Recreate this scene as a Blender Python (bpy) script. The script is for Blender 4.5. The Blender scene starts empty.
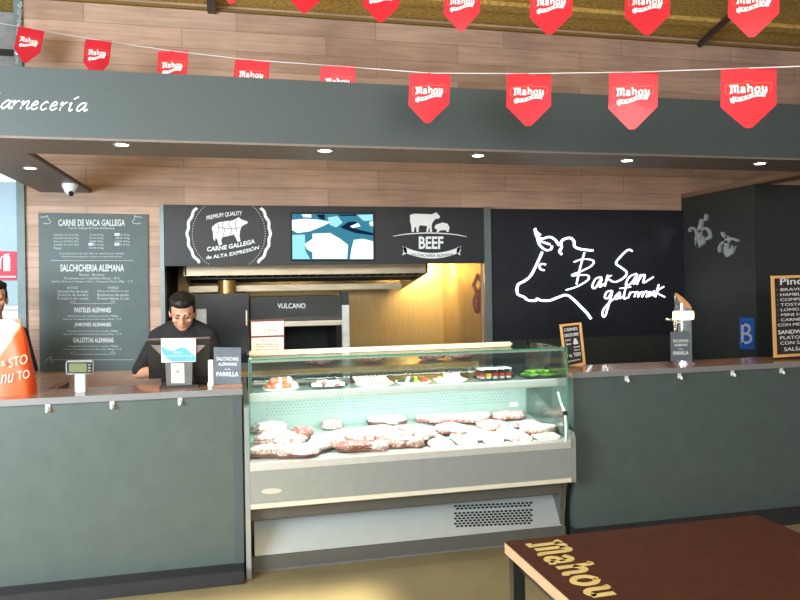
import bpy, bmesh, math, random
from mathutils import Vector, Matrix
random.seed(7)
S = bpy.context.scene
COL = S.collection
PI = math.pi
V = Vector

# ------------------------------------------------------------------ camera
F = 700.0; YAW = math.radians(12.85); ROLL = 0.0155; CY0 = 282.6; EYE = 1.65
fw = V((math.sin(YAW), math.cos(YAW), 0)); r0 = V((math.cos(YAW), -math.sin(YAW), 0)); u0 = V((0, 0, 1))
rt = r0*math.cos(ROLL) - u0*math.sin(ROLL); up = u0*math.cos(ROLL) + r0*math.sin(ROLL)
cam = bpy.data.cameras.new('camera'); cam.sensor_width = 36; cam.lens = F/800*36
cam.shift_y = -(300-CY0)/800
co = bpy.data.objects.new('camera', cam); COL.objects.link(co); S.camera = co
m = Matrix((rt, up, -fw)).transposed().to_4x4(); m.translation = V((0, 0, EYE)); co.matrix_world = m

def ray(px, py): return fw + rt*((px-400)/F) + up*((CY0-py)/F)
def PY(px, py, Y):
    d = ray(px, py); t = Y/d.y; return V((d.x*t, Y, EYE + d.z*t))
def PX(px, py, X):
    d = ray(px, py); t = X/d.x; return V((X, d.y*t, EYE + d.z*t))
def PZ(px, py, Z):
    d = ray(px, py); t = (Z-EYE)/d.z; return V((d.x*t, d.y*t, Z))
def onY(Y): return lambda x, y, off=0.0: PY(x, y, Y) + V((0, -off, 0))
def onX(X): return lambda x, y, off=0.0: PX(x, y, X) + V((-off, 0, 0))

# ------------------------------------------------------------------ materials
def srgb(r, g, b):
    f = lambda c: ((c/255+0.055)/1.055)**2.4 if c > 10 else c/255/12.92
    return (f(r), f(g), f(b), 1)
def mat(name, col, rough=0.6, metal=0.0, var=0.12, scale=18.0, bump=0.0, emit=0.0, stretch=None, spec=0.5, coat=0.0):
    m = bpy.data.materials.new(name); m.use_nodes = True; nt = m.node_tree; N = nt.nodes; L = nt.links
    b = N['Principled BSDF']; b.inputs['Roughness'].default_value = rough; b.inputs['Metallic'].default_value = metal
    b.inputs['Specular IOR Level'].default_value = spec; b.inputs['Coat Weight'].default_value = coat
    tc = N.new('ShaderNodeTexCoord'); mp = N.new('ShaderNodeMapping'); no = N.new('ShaderNodeTexNoise')
    if stretch: mp.inputs['Scale'].default_value = stretch
    no.inputs['Scale'].default_value = scale; no.inputs['Detail'].default_value = 5
    L.new(tc.outputs['Object'], mp.inputs[0]); L.new(mp.outputs[0], no.inputs['Vector'])
    cr = N.new('ShaderNodeValToRGB'); c = col
    cr.color_ramp.elements[0].position = .3; cr.color_ramp.elements[1].position = .7
    cr.color_ramp.elements[0].color = (c[0]*(1-var), c[1]*(1-var), c[2]*(1-var), 1)
    cr.color_ramp.elements[1].color = (min(1, c[0]*(1+var)), min(1, c[1]*(1+var)), min(1, c[2]*(1+var)), 1)
    L.new(no.outputs['Fac'], cr.inputs[0]); L.new(cr.outputs[0], b.inputs['Base Color'])
    if bump:
        bp = N.new('ShaderNodeBump'); bp.inputs['Strength'].default_value = bump; bp.inputs['Distance'].default_value = .01
        L.new(no.outputs['Fac'], bp.inputs['Height']); L.new(bp.outputs[0], b.inputs['Normal'])
    if emit:
        L.new(cr.outputs[0], b.inputs['Emission Color']); b.inputs['Emission Strength'].default_value = emit
    return m

def plank_mat(name, c1, c2, axes='XZ', bw=1.2, bh=0.165, mort=.0025, rough=.55, grain=.22):
    m = bpy.data.materials.new(name); m.use_nodes = True; nt = m.node_tree; N = nt.nodes; L = nt.links
    b = N['Principled BSDF']; b.inputs['Roughness'].default_value = rough
    tc = N.new('ShaderNodeTexCoord'); sp = N.new('ShaderNodeSeparateXYZ'); cb = N.new('ShaderNodeCombineXYZ')
    L.new(tc.outputs['Object'], sp.inputs[0]); L.new(sp.outputs[axes[0]], cb.inputs['X']); L.new(sp.outputs[axes[1]], cb.inputs['Y'])
    br = N.new('ShaderNodeTexBrick'); br.offset = .37; br.inputs['Scale'].default_value = 1
    br.inputs['Brick Width'].default_value = bw; br.inputs['Row Height'].default_value = bh
    br.inputs['Mortar Size'].default_value = mort; br.inputs['Mortar Smooth'].default_value = .3
    br.inputs['Color1'].default_value = c1; br.inputs['Color2'].default_value = c2
    br.inputs['Mortar'].default_value = (c1[0]*.45, c1[1]*.42, c1[2]*.4, 1); br.inputs['Bias'].default_value = 0
    L.new(cb.outputs[0], br.inputs['Vector'])
    mp = N.new('ShaderNodeMapping'); mp.inputs['Scale'].default_value = (1.6, 26, 1); L.new(cb.outputs[0], mp.inputs[0])
    no = N.new('ShaderNodeTexNoise'); no.inputs['Scale'].default_value = 1.4; no.inputs['Detail'].default_value = 7
    no.inputs['Distortion'].default_value = .6; L.new(mp.outputs[0], no.inputs['Vector'])
    n2 = N.new('ShaderNodeTexNoise'); n2.inputs['Scale'].default_value = 1.7; n2.inputs['Detail'].default_value = 3; L.new(cb.outputs[0], n2.inputs['Vector'])
    ad = N.new('ShaderNodeMath'); ad.operation = 'ADD'; L.new(no.outputs['Fac'], ad.inputs[0]); L.new(n2.outputs['Fac'], ad.inputs[1])
    mr = N.new('ShaderNodeMapRange'); mr.inputs['From Min'].default_value = .7; mr.inputs['From Max'].default_value = 1.3
    mr.inputs['To Min'].default_value = 1-grain*1.3; mr.inputs['To Max'].default_value = 1+grain*.6; L.new(ad.outputs[0], mr.inputs[0])
    mx = N.new('ShaderNodeMix'); mx.data_type = 'RGBA'; mx.blend_type = 'MULTIPLY'; mx.inputs['Factor'].default_value = 1
    L.new(br.outputs['Color'], mx.inputs['A']); L.new(mr.outputs[0], mx.inputs['B']); L.new(mx.outputs['Result'], b.inputs['Base Color'])
    return m

def glass_mat(name, tint=(.93, .98, .96), gloss=.10):
    m = bpy.data.materials.new(name); m.use_nodes = True; nt = m.node_tree; N = nt.nodes; L = nt.links
    N.remove(N['Principled BSDF']); out = N['Material Output']
    tr = N.new('ShaderNodeBsdfTransparent'); tr.inputs[0].default_value = (*tint, 1)
    gl = N.new('ShaderNodeBsdfGlossy'); gl.inputs['Roughness'].default_value = .03
    fr = N.new('ShaderNodeLayerWeight'); fr.inputs[0].default_value = .25
    ma = N.new('ShaderNodeMath'); ma.operation = 'MULTIPLY_ADD'; ma.inputs[1].default_value = .5; ma.inputs[2].default_value = gloss*.4
    mx = N.new('ShaderNodeMixShader'); L.new(fr.outputs['Fresnel'], ma.inputs[0]); L.new(ma.outputs[0], mx.inputs[0])
    L.new(tr.outputs[0], mx.inputs[1]); L.new(gl.outputs[0], mx.inputs[2]); L.new(mx.outputs[0], out.inputs[0])
    return m
def emis(name, col, st):
    m = bpy.data.materials.new(name); m.use_nodes = True; N = m.node_tree.nodes; L = m.node_tree.links
    N.remove(N['Principled BSDF']); e = N.new('ShaderNodeEmission'); e.inputs[0].default_value = col; e.inputs[1].default_value = st
    L.new(e.outputs[0], N['Material Output'].inputs[0]); return m

M = {}
M['planks'] = plank_mat('wood_planks', srgb(208, 172, 152), srgb(180, 146, 126))
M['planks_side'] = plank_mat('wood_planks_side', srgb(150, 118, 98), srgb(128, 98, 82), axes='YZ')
M['bulk'] = mat('dark_grey_paint', srgb(68, 78, 81), .55, var=.06, scale=60, bump=.03)
M['soffit'] = mat('soffit_brown_grey', srgb(120, 108, 102), .5, var=.1, scale=30)
M['counter'] = mat('counter_grey_green', srgb(76, 87, 85), .45, var=.07, scale=9, bump=.02)
M['kick'] = mat('black_plinth', srgb(38, 38, 42), .5, var=.15, scale=12)
M['lip'] = mat('grey_edge', srgb(125, 125, 128), .4, var=.06)
M['worktop'] = mat('brown_worktop', srgb(142, 104, 82), .22, var=.22, scale=5, stretch=(1.5, 14, 1), coat=.3)
M['floor'] = mat('floor_stone', srgb(132, 120, 88), .38, var=.10, scale=4)
M['ceil'] = mat('wood_wool', srgb(200, 164, 84), .95, var=.35, scale=30, bump=.8, stretch=(1, 1, 1))
M['ceil2'] = mat('wood_wool_batten', srgb(206, 168, 88), .95, var=.35, scale=28, bump=.8)
M['black'] = mat('black_metal', srgb(28, 29, 31), .35, var=.2, scale=10)
M['matblack'] = mat('matt_black', srgb(24, 23, 24), .8, var=.2)
M['pole'] = mat('grey_metal_trim', srgb(120, 130, 132), .35, metal=.5, var=.05)
M['header'] = mat('header_grey', srgb(37, 40, 46), .45, var=.08, scale=20)
M['ledpanel'] = mat('sign_black', srgb(34, 35, 43), .3, var=.1, scale=12)
M['darkwall'] = mat('dark_green_wall', srgb(40, 43, 40), .6, var=.12, scale=14)
M['chalk'] = mat('chalkboard_grey', srgb(84, 97, 99), .55, var=.08, scale=7)
M['white'] = mat('white_vinyl', srgb(240, 243, 245), .5, var=.02)
M['chalkwhite'] = mat('chalk_white', srgb(225, 228, 230), .8, var=.08, scale=90)
M['fainttext'] = mat('chalk_faint', srgb(205, 212, 214), .8, var=.2, scale=120)
M['steel'] = mat('brushed_steel', srgb(205, 198, 182), .3, metal=.9, var=.08, scale=6, stretch=(1, 1, 40))
M['hoodsteel'] = mat('hood_steel', srgb(164, 154, 134), .33, metal=.85, var=.16, scale=3, stretch=(1.5, 1, 6))
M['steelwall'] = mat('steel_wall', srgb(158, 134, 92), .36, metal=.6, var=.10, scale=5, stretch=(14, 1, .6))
M['alu'] = mat('aluminium', srgb(205, 204, 200), .4, metal=.45, var=.04)
M['casegrey'] = mat('case_grey_paint', srgb(150, 154, 153), .35, metal=.25, var=.04)
M['caselow'] = mat('case_lower_steel', srgb(176, 186, 190), .35, metal=.4, var=.05, scale=5)
M['casedark'] = mat('case_dark', srgb(92, 90, 84), .5, metal=.2, var=.05)
M['cream'] = mat('cream_strip', srgb(214, 206, 186), .4, var=.03)
M['white_in'] = mat('case_white_lining', srgb(170, 186, 182), .4, var=.02)
M['glass'] = glass_mat('clear_glass')
M['glassedge'] = mat('glass_edge_green', srgb(50, 150, 110), .2, var=.1)
M['red'] = mat('pennant_red', srgb(206, 24, 46), .4, var=.05, scale=6, coat=.1)
M['flagtext'] = mat('pennant_white', srgb(240, 235, 235), .5, var=.02)
M['gold'] = mat('pennant_gold', srgb(196, 120, 60), .5, var=.05)
M['string'] = mat('white_string', srgb(215, 212, 215), .7, var=.05)
M['skin'] = mat('skin', srgb(206, 150, 122), .5, var=.06, scale=20)
M['hair'] = mat('black_hair', srgb(20, 17, 17), .55, var=.3, scale=60, bump=.5)
M['shirt'] = mat('black_cloth', srgb(28, 27, 31), .85, var=.2, scale=25, bump=.3)
M['trouser'] = mat('dark_trousers', srgb(35, 37, 46), .85, var=.2, scale=25)
M['orange'] = mat('orange_bag', srgb(240, 96, 40), .4, var=.08, scale=8)
M['bagwhite'] = mat('bag_white', srgb(248, 232, 218), .4, var=.04)
M['paper'] = mat('white_paper', srgb(240, 236, 232), .7, var=.02)
M['pinkpaper'] = mat('cream_paper', srgb(250, 226, 210), .7, var=.03)
M['bluepaper'] = mat('blue_print', srgb(92, 168, 226), .6, var=.08)
M['inktext'] = mat('ink_brown', srgb(90, 60, 55), .7, var=.1)
M['slate'] = mat('slate_sign', srgb(96, 104, 116), .7, var=.14, scale=20)
M['frame'] = mat('pine_frame', srgb(222, 170, 108), .5, var=.12, scale=8)
M['board'] = mat('blackboard', srgb(40, 32, 36), .7, var=.12, scale=12)
M['blue'] = mat('blue_plate', srgb(26, 84, 170), .4, var=.05)
M['silver'] = mat('silver_ornament', srgb(165, 168, 170), .35, metal=.3, var=.1)
M['chrome'] = mat('chrome', srgb(215, 215, 215), .12, metal=.95, var=.03)
M['chromeb'] = mat('bright_chrome', srgb(235, 235, 235), .3, metal=.3, var=.03)
M['railcream'] = mat('cream_rail', srgb(250, 236, 208), .4, var=.03)
M['darkrind'] = mat('purple_brown_rind', srgb(96, 62, 62), .5, var=.3, scale=30)
M['tabletop'] = mat('brown_tabletop', srgb(74, 34, 24), .6, var=.18, scale=22, bump=.1)
M['tableedge'] = mat('table_edge', srgb(196, 160, 130), .5, var=.1)
M['tabletext'] = mat('pale_yellow_print', srgb(226, 204, 136), .5, var=.06)
M['greywall'] = mat('blue_grey_wall', srgb(158, 178, 188), .7, var=.03)
M['signred'] = mat('sign_red', srgb(206, 40, 66), .5, var=.04)
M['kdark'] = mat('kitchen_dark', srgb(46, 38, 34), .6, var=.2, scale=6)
M['cabinet'] = mat('glossy_black_cabinet', srgb(20, 25, 28), .25, var=.25, scale=4, coat=.1)
M['woodbar'] = mat('yellow_wood', srgb(206, 158, 92), .45, var=.12)
def meat_mat(name, lean, fat, k):
    m = mat(name, lean, .38, var=.2, scale=30); nt = m.node_tree; N = nt.nodes; L = nt.links
    b = N['Principled BSDF']; old = b.inputs['Base Color'].links[0].from_socket
    tc = N.new('ShaderNodeTexCoord'); n1 = N.new('ShaderNodeTexNoise'); n1.inputs['Scale'].default_value = 24; n1.inputs['Distortion'].default_value = 3; n1.inputs['Detail'].default_value = 6
    L.new(tc.outputs['Object'], n1.inputs['Vector'])
    cr = N.new('ShaderNodeValToRGB'); cr.color_ramp.elements[0].position = k; cr.color_ramp.elements[1].position = k+.07
    L.new(n1.outputs['Fac'], cr.inputs[0]); mx = N.new('ShaderNodeMix'); mx.data_type = 'RGBA'
    L.new(cr.outputs[0], mx.inputs['Factor']); L.new(old, mx.inputs['A']); mx.inputs['B'].default_value = fat; L.new(mx.outputs['Result'], b.inputs['Base Color']); return m
M['beef'] = meat_mat('raw_meat_marbled', srgb(206, 142, 138), srgb(244, 226, 220), .46)
M['beefred'] = meat_mat('raw_meat_red', srgb(176, 92, 86), srgb(234, 196, 186), .52)
M['fat'] = meat_mat('meat_pale', srgb(216, 170, 160), srgb(246, 236, 230), .42)
M['crust'] = mat('dark_rind', srgb(134, 80, 66), .6, var=.3, scale=30)
M['ball'] = mat('browned_meatball', srgb(182, 112, 82), .5, var=.4, scale=40)
M['potato'] = mat('pale_bite', srgb(236, 214, 160), .5, var=.15, scale=40)
M['green'] = mat('green_pepper', srgb(96, 150, 46), .35, var=.35, scale=30)
M['dgreen'] = mat('dark_leaf', srgb(60, 78, 40), .5, var=.3, scale=30)
M['tomato'] = mat('red_filling', srgb(214, 70, 52), .4, var=.2, scale=30)
M['yellow'] = mat('yellow_filling', srgb(236, 196, 60), .4, var=.15)
M['dish'] = mat('white_dish', srgb(226, 232, 230), .25, var=.02)
M['darkdish'] = mat('dark_dish', srgb(40, 46, 48), .25, var=.1)
M['lamp'] = emis('lamp_glow', (1, .86, .66, 1), 14)
M['led'] = emis('led_white', (.86, .95, 1, 1), 3.2)
M['caseled'] = emis('case_led', (.86, 1, .97, 1), 5)
M['taplight'] = emis('tap_glow', (1, .93, .45, 1), 3.5)
M['scr_bg'] = emis('screen_blue', srgb(62, 132, 156), .9)
M['scr_white'] = emis('screen_white', srgb(240, 252, 252), 1.3)
M['scr_pale'] = emis('screen_pale', srgb(150, 215, 226), 1.1)
M['scr_dark'] = emis('screen_dark', srgb(16, 36, 58), 1.0)
M['lcd'] = emis('lcd_green', srgb(176, 190, 140), .7)
M['fixture'] = emis('fixture_white', (.9, .96, 1, 1), 1.4)
M['hose'] = mat('white_hose', srgb(225, 230, 228), .4, var=.03)

# ------------------------------------------------------------------ geometry helpers
class G:
    def __init__(s): s.b = bmesh.new()
    def box(s, x0, x1, y0, y1, z0, z1, bev=0.0):
        t = bmesh.new(); bmesh.ops.create_cube(t, size=1)
        c = V(((x0+x1)/2, (y0+y1)/2, (z0+z1)/2))
        for v in t.verts: v.co = V((v.co.x*(x1-x0), v.co.y*(y1-y0), v.co.z*(z1-z0))) + c
        if bev: bmesh.ops.bevel(t, geom=t.edges[:], offset=bev, segments=2, affect='EDGES', clamp_overlap=True)
        return s.add(t)
    def add(s, t, mx=None):
        if mx is not None: bmesh.ops.transform(t, matrix=mx, verts=t.verts)
        me = bpy.data.meshes.new('tmp'); t.to_mesh(me); t.free(); s.b.from_mesh(me); bpy.data.meshes.remove(me); return s
    def mesh(s, me, mx=None):
        t = bmesh.new(); t.from_mesh(me); return s.add(t, mx)
    def obox(s, c, dx, dy, dz, mx, bev=0.0):   # oriented box: local half sizes, rotation matrix (3x3)
        t = bmesh.new(); bmesh.ops.create_cube(t, size=2)
        for v in t.verts: v.co = V((v.co.x*dx, v.co.y*dy, v.co.z*dz))
        if bev: bmesh.ops.bevel(t, geom=t.edges[:], offset=bev, segments=2, affect='EDGES', clamp_overlap=True)
        return s.add(t, Matrix.Translation(c) @ mx.to_4x4())
    def cyl(s, p0, p1, ra, rb=None, seg=16):
        p0 = V(p0); p1 = V(p1); rb = ra if rb is None else rb; d = p1-p0
        t = bmesh.new(); bmesh.ops.create_cone(t, cap_ends=True, segments=seg, radius1=ra, radius2=rb, depth=d.length)
        q = V((0, 0, 1)).rotation_difference(d.normalized())
        return s.add(t, Matrix.Translation((p0+p1)/2) @ q.to_matrix().to_4x4())
    def ball(s, c, r, seg=16, rot=None):
        if not hasattr(r, '__len__'): r = (r, r, r)
        t = bmesh.new(); bmesh.ops.create_uvsphere(t, u_segments=seg, v_segments=max(6, seg//2), radius=1)
        for v in t.verts: v.co = V((v.co.x*r[0], v.co.y*r[1], v.co.z*r[2]))
        mx = Matrix.Translation(V(c))
        if rot is not None: mx = mx @ rot.to_4x4()
        return s.add(t, mx)
    def cap(s, p0, p1, ra, rb, seg=14):
        s.cyl(p0, p1, ra, rb, seg); s.ball(p0, ra, seg); return s.ball(p1, rb, seg)
    def tube(s, pts, r, seg=8):
        for a, b in zip(pts, pts[1:]): s.cyl(a, b, r, r, seg)
        for a in pts[1:-1]: s.ball(a, r, seg)
        return s
    def prism(s, pts, ext):                    # planar polygon extruded by a vector
        ext = V(ext); n = len(pts)
        a = [s.b.verts.new(V(p)) for p in pts]; b = [s.b.verts.new(V(p)+ext) for p in pts]
        s.b.faces.new(a); s.b.faces.new(b[::-1])
        for i in range(n): s.b.faces.new((a[i], b[i], b[(i+1) % n], a[(i+1) % n]))
        return s
    def lathe(s, c, prof, seg=24, axis=None):
        t = bmesh.new(); rings = []
        for r, z in prof:
            rings.append([t.verts.new((max(r, 1e-4)*math.cos(2*PI*i/seg), max(r, 1e-4)*math.sin(2*PI*i/seg), z)) for i in range(seg)])
        for a, b in zip(rings, rings[1:]):
            for i in range(seg): t.faces.new((a[i], a[(i+1) % seg], b[(i+1) % seg], b[i]))
        mx = Matrix.Translation(V(c))
        if axis is not None: mx = mx @ V((0, 0, 1)).rotation_difference(V(axis).normalized()).to_matrix().to_4x4()
        return s.add(t, mx)
    def ribbon(s, pl, pts, w, off=.001, th=.003, smooth=True, taper=False):   # stroke drawn on a surface
        P = [V((p[0], p[1], 0)) for p in pts]
        if smooth and len(P) > 2:
            Q = []
            for i in range(len(P)-1):
                a = P[max(i-1, 0)]; b = P[i]; c = P[i+1]; d = P[min(i+2, len(P)-1)]
                for k in range(5):
                    t = k/5
                    Q.append(.5*((2*b)+(c-a)*t+(2*a-5*b+4*c-d)*t*t+(3*b-a-3*c+d)*t**3))
            Q.append(P[-1]); P = Q
        n = len(P); rows = []
        for i in range(n):
            t = (P[min(i+1, n-1)]-P[max(i-1, 0)])
            t = t.normalized() if t.length > 1e-6 else V((1, 0, 0))
            nn = V((-t.y, t.x, 0)); ww = w/2
            if taper: ww *= .35+.65*math.sin(PI*min(1, max(0, (i+.5)/n)))
            l = P[i]+nn*ww; r = P[i]-nn*ww
            rows.append([s.b.verts.new(pl(q.x, q.y, o)) for q, o in ((l, off+th), (r, off+th), (r, off), (l, off))])
        for a, b in zip(rows, rows[1:]):
            for k in range(4): s.b.faces.new((a[k], a[(k+1) % 4], b[(k+1) % 4], b[k]))
        s.b.faces.new(rows[0]); s.b.faces.new(rows[-1][::-1])
        return s
    def poly(s, pl, pts, off=.001, th=.003):
        a = [s.b.verts.new(pl(x, y, off+th)) for x, y in pts]; b = [s.b.verts.new(pl(x, y, off)) for x, y in pts]; n = len(pts)
        s.b.faces.new(a); s.b.faces.new(b[::-1])
        for i in range(n): s.b.faces.new((a[i], b[i], b[(i+1) % n], a[(i+1) % n]))
        return s
    def obj(s, name, mt, parent=None, smooth=False, kind=None, base=True, recalc=True):
        b = s.b
        if recalc: bmesh.ops.recalc_face_normals(b, faces=b.faces)
        me = bpy.data.meshes.new(name); o = bpy.data.objects.new(name, me)
        if parent is not None:
            w = V((0, 0, 0)); q = parent
            while q is not None: w += q.location; q = q.parent
            for v in b.verts: v.co -= w
            o.parent = parent
        elif kind is None and base and len(b.verts):
            xs = [v.co.x for v in b.verts]; ys = [v.co.y for v in b.verts]; z = min(v.co.z for v in b.verts)
            c = V(((min(xs)+max(xs))/2, (min(ys)+max(ys))/2, z))
            for v in b.verts: v.co -= c
            o.location = c
        if smooth:
            for f in b.faces: f.smooth = True
        b.to_mesh(me); b.free(); me.materials.append(mt if not isinstance(mt, str) else M[mt]); COL.objects.link(o)
        if smooth == 'auto':
            me.set_sharp_from_angle(angle=math.radians(40))
        if kind: o['kind'] = kind
        return o
def tag(o, label, cat, group=None):
    o['label'] = label; o['category'] = cat
    if group: o['group'] = group
    return o
def thing(name, label, cat, loc, group=None):
    o = bpy.data.objects.new(name, None); COL.objects.link(o); o.location = V(loc); o.empty_display_size = .05
    return tag(o, label, cat, group)
def copy_tree(o, parent=None):
    c = o.copy(); COL.objects.link(c); c.parent = parent
    for ch in [x for x in o.children]: copy_tree(ch, c)
    return c

_tc = {}
def text_mesh(body, bold=0.0, shear=0.0, spacing=1.0, ext=.0, align='CENTER', line=1.0):
    k = (body, bold, shear, spacing, align, line)
    if k in _tc: return _tc[k]
    cu = bpy.data.curves.new('txt', 'FONT'); cu.body = body; cu.size = 1; cu.offset = bold; cu.shear = shear
    cu.space_character = spacing; cu.align_x = align; cu.space_line = line; cu.resolution_u = 3
    cu.extrude = .02
    o = bpy.data.objects.new('txt', cu); COL.objects.link(o); bpy.context.view_layer.update()
    me = bpy.data.meshes.new_from_object(o.evaluated_get(bpy.context.evaluated_depsgraph_get()))
    bpy.data.objects.remove(o); bpy.data.curves.remove(cu); _tc[k] = me; return me
def text_on(g, pl, body, x0, y0, x1, y1, slope=0.0, off=.001, th=.002, bold=.015, shear=0.0, spacing=1.0, align='CENTER', line=1.0, bend=0.0):
    """text stretched into a box on a surface; slope and bend in the same units as the box"""
    me = text_mesh(body, bold, shear, spacing, 0, align, line)
    xs = [v.co.x for v in me.vertices]; ys = [v.co.y for v in me.vertices]
    a, b_, c, d = min(xs), max(xs), min(ys), max(ys)
    t = bmesh.new(); t.from_mesh(me)
    for v in t.verts:
        u = (v.co.x-a)/(b_-a); w = (v.co.y-c)/(d-c)
        px = x0+(x1-x0)*u; py = y1+(y0-y1)*w + slope*(px-(x0+x1)/2) + bend*((2*u-1)**2)
        v.co = pl(px, py, off + (th if v.co.z > 0 else 0))
    return g.add(t)
def local_plane(origin, U, W, Nn):   # board-local metres: x right, y down
    origin, U, W, Nn = V(origin), V(U).normalized(), V(W).normalized(), V(Nn).normalized()
    return lambda x, y, off=0.0: origin + U*x - W*y + Nn*off

# ------------------------------------------------------------------ planes of the room
YC = 4.08; YW = 6.07; YF = 3.90; YFB = 4.33
HT = 1.064
def zY(px, py, Y): return PY(px, py, Y).z
def xY(px, Y, py=300): return PY(px, py, Y).x

XWL = xY(25, YW, 200)                    # left end of the plank wall
XO0 = xY(163, YW, 300); XO1 = xY(486, YW, 300)   # kitchen opening
XS = xY(682, YW, 250)                    # side wall on the right
ZO = zY(300, 264.5, YW)
ZW = zY(400, 24, YW)                     # top of plank wall
ZHT = zY(300, 206.5, YW)
# floor / ceiling
G().box(-7, 9, -4, 11, -.1, 0).obj('floor', 'floor', kind='structure')
ZC = ZW+.05
g = G().box(-7, 9, -4, 11, ZC, ZC+.1)
g.obj('ceiling', 'ceil', kind='structure')
# back wall
g = G()
g.box(XWL, XO0, YW, YW+.12, 0, ZC); g.box(XO0, XO1, YW, YW+.12, ZO, ZC); g.box(XO1, XS+4.5, YW, YW+.12, 0, ZC)
g.obj('wall_back', 'planks', kind='structure')
G().box(XWL-.055, XWL+.002, YW-.03, YW+.12, 0, ZC).obj('trim_1', mat('trim_teal', srgb(112, 132, 136), .5), kind='structure')
# room further left
G().box(-7, XO0, 8.3, 8.4, 0, ZC).obj('wall_left', 'greywall', kind='structure')
G().box(-7, XWL-.055, YW+.25, YW+.35, zY(5, 120, YW+.25), zY(5, 12, YW+.25)).obj('wall_left_upper', mat('rough_grey_wall', srgb(150, 150, 150), .9, var=.15, scale=12, bump=.3), kind='structure')
G().box(-7, XWL-.055, YW+.22, YW+.25, zY(5, 55, YW+.22), zY(5, 49, YW+.22)).obj('trim_8', 'black', kind='structure')
# kitchen shell
YK = 7.45
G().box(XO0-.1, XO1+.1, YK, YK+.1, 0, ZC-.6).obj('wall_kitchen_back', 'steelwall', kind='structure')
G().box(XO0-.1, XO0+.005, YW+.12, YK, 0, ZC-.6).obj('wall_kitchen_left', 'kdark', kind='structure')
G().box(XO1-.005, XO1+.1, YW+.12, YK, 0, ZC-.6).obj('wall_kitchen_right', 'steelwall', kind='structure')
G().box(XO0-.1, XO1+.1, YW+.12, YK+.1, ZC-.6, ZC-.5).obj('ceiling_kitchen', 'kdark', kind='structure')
G().box(XO0-.012, XO0+.02, YW-.05, YW+.12, 0, ZHT).obj('trim_2', 'pole', kind='structure')
xa = xY(485.5, YW-.06, 300); xb = xY(492, YW-.06, 300)
G().box(xa, xb, YW-.06, YW-.0, 0, ZHT+.003).obj('trim_3', 'pole', kind='structure')

# side wall: dark clad box on the right
zs = (PX(682, 200, XS).z + PX(754, 182.5, XS).z)/2
ycn = PX(755.5, 260, XS).y
G().box(XS, XS+3, ycn, YW, 0, zs).obj('wall_right', 'darkwall', kind='structure')
zfbx = zY(400, 149, YF)+.06
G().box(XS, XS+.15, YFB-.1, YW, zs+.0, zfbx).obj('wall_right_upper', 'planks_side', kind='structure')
G().box(XS-.004, XS+.02, YFB-.1, YW, zs, zs+.018).obj('trim_4', mat('trim_brown', srgb(120, 92, 70), .5), kind='structure')
G().box(XS+.15, XS+3, ycn+.02, ycn+.1, zs, zfbx).obj('wall_right_front', 'planks', kind='structure')

# floating bulkhead with the return to the wall
zfb = zY(400, 149, YF); zft = zY(400, 85, YF)
xr0 = xY(40.6, YW, 188.7); xr1 = xY(91.2, YW, 188)
g = G()
g.box(-5, 7.5, YF, YF+.03, zfb+.012, zft); g.box(-5, 7.5, YF+.03, YFB, zfb+.012, zfb+.03)
g.box(xr0, xr1, YFB, YW, zfb+.012, zfb+.03)
bulk = g.obj('trim_5', 'bulk', kind='structure')
g = G(); g.box(-5, 7.5, YF+.0, YFB, zfb, zfb+.012); g.box(xr0, xr1, YFB, YW, zfb, zfb+.012)
g.obj('trim_6', 'soffit', kind='structure')

# ceiling battens and pipes
for i, (py, th) in enumerate(((6, .10), (-30, .12), (-75, .14))):
    p = PZ(520, py, ZC); 
    o = G().box(-5, 8, p.y-.06, p.y+.06, ZC-.035, ZC).obj('ceiling_batten', 'ceil2')
    tag(o, ['long brown ceiling batten nearest the plank wall', 'long brown ceiling batten second from the plank wall', 'long brown ceiling batten farthest from the plank wall'][i], 'batten', 'ceiling battens')
g = G().box(XWL, XS+4, YW-.035, YW-.002, ZW-.004, ZW+.018)
tag(g.obj('edge_strip', mat('ochre_strip', srgb(130, 104, 50), .8), base=True), 'thin ochre wooden strip along the top of the plank wall', 'strip')
a = PZ(697, 47, ZC-.05); b = PZ(760, -12, ZC-.05)
g = G().cyl(a, b, .03); tag(g.obj('roof_brace', 'black'), 'dark metal brace running diagonally under the ceiling at right', 'brace')
a = PZ(212, 11, ZC-.04); b = PZ(206, -60, ZC-.04)
g = G().obox((a+b)/2, .035, (b-a).length/2, .035, Matrix.Rotation(math.atan2(-(b-a).x, (b-a).y), 3, 'Z'))
tag(g.obj('steel_beam', 'black'), 'short dark steel beam under the ceiling at upper left', 'beam')

# ------------------------------------------------------------------ lettering on the bulkhead
GL = {
 'C': [[(1.1, 1.75), (.8, 2.0), (.3, 1.6), (0, .8), (.2, .1), (.7, 0), (1.1, .4)]],
 'a': [[(.9, .85), (.55, 1), (.15, .65), (.05, .2), (.3, 0), (.65, .35), (.95, 1), (.82, .3), (.95, 0), (1.2, .25)]],
 'r': [[(0, .75), (.2, 1), (.12, 0)], [(.14, .3), (.4, .85), (.72, 1)]],
 'n': [[(0, .75), (.2, 1), (.12, 0)], [(.14, .3), (.5, .9), (.8, .95), (.72, .2), (.88, 0), (1.1, .2)]],
 'e': [[(.1, .45), (.6, .65), (.62, .92), (.38, 1), (.1, .6), (.1, .2), (.38, 0), (.8, .28)]],
 'c': [[(.72, .82), (.52, 1), (.15, .65), (.08, .2), (.35, 0), (.75, .22)]],
 'í': [[(0, .75), (.2, 1), (.12, .2), (.28, 0), (.5, .2)], [(.3, 1.4), (.75, 1.7)]],
}
pf = onY(YF); g = G()
pos = [('C', -15), ('a', .5), ('r', 10.8), ('n', 19.5), ('e', 30), ('c', 39.5), ('e', 49), ('r', 58.5), ('í', 67.5), ('a', 76)]
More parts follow.
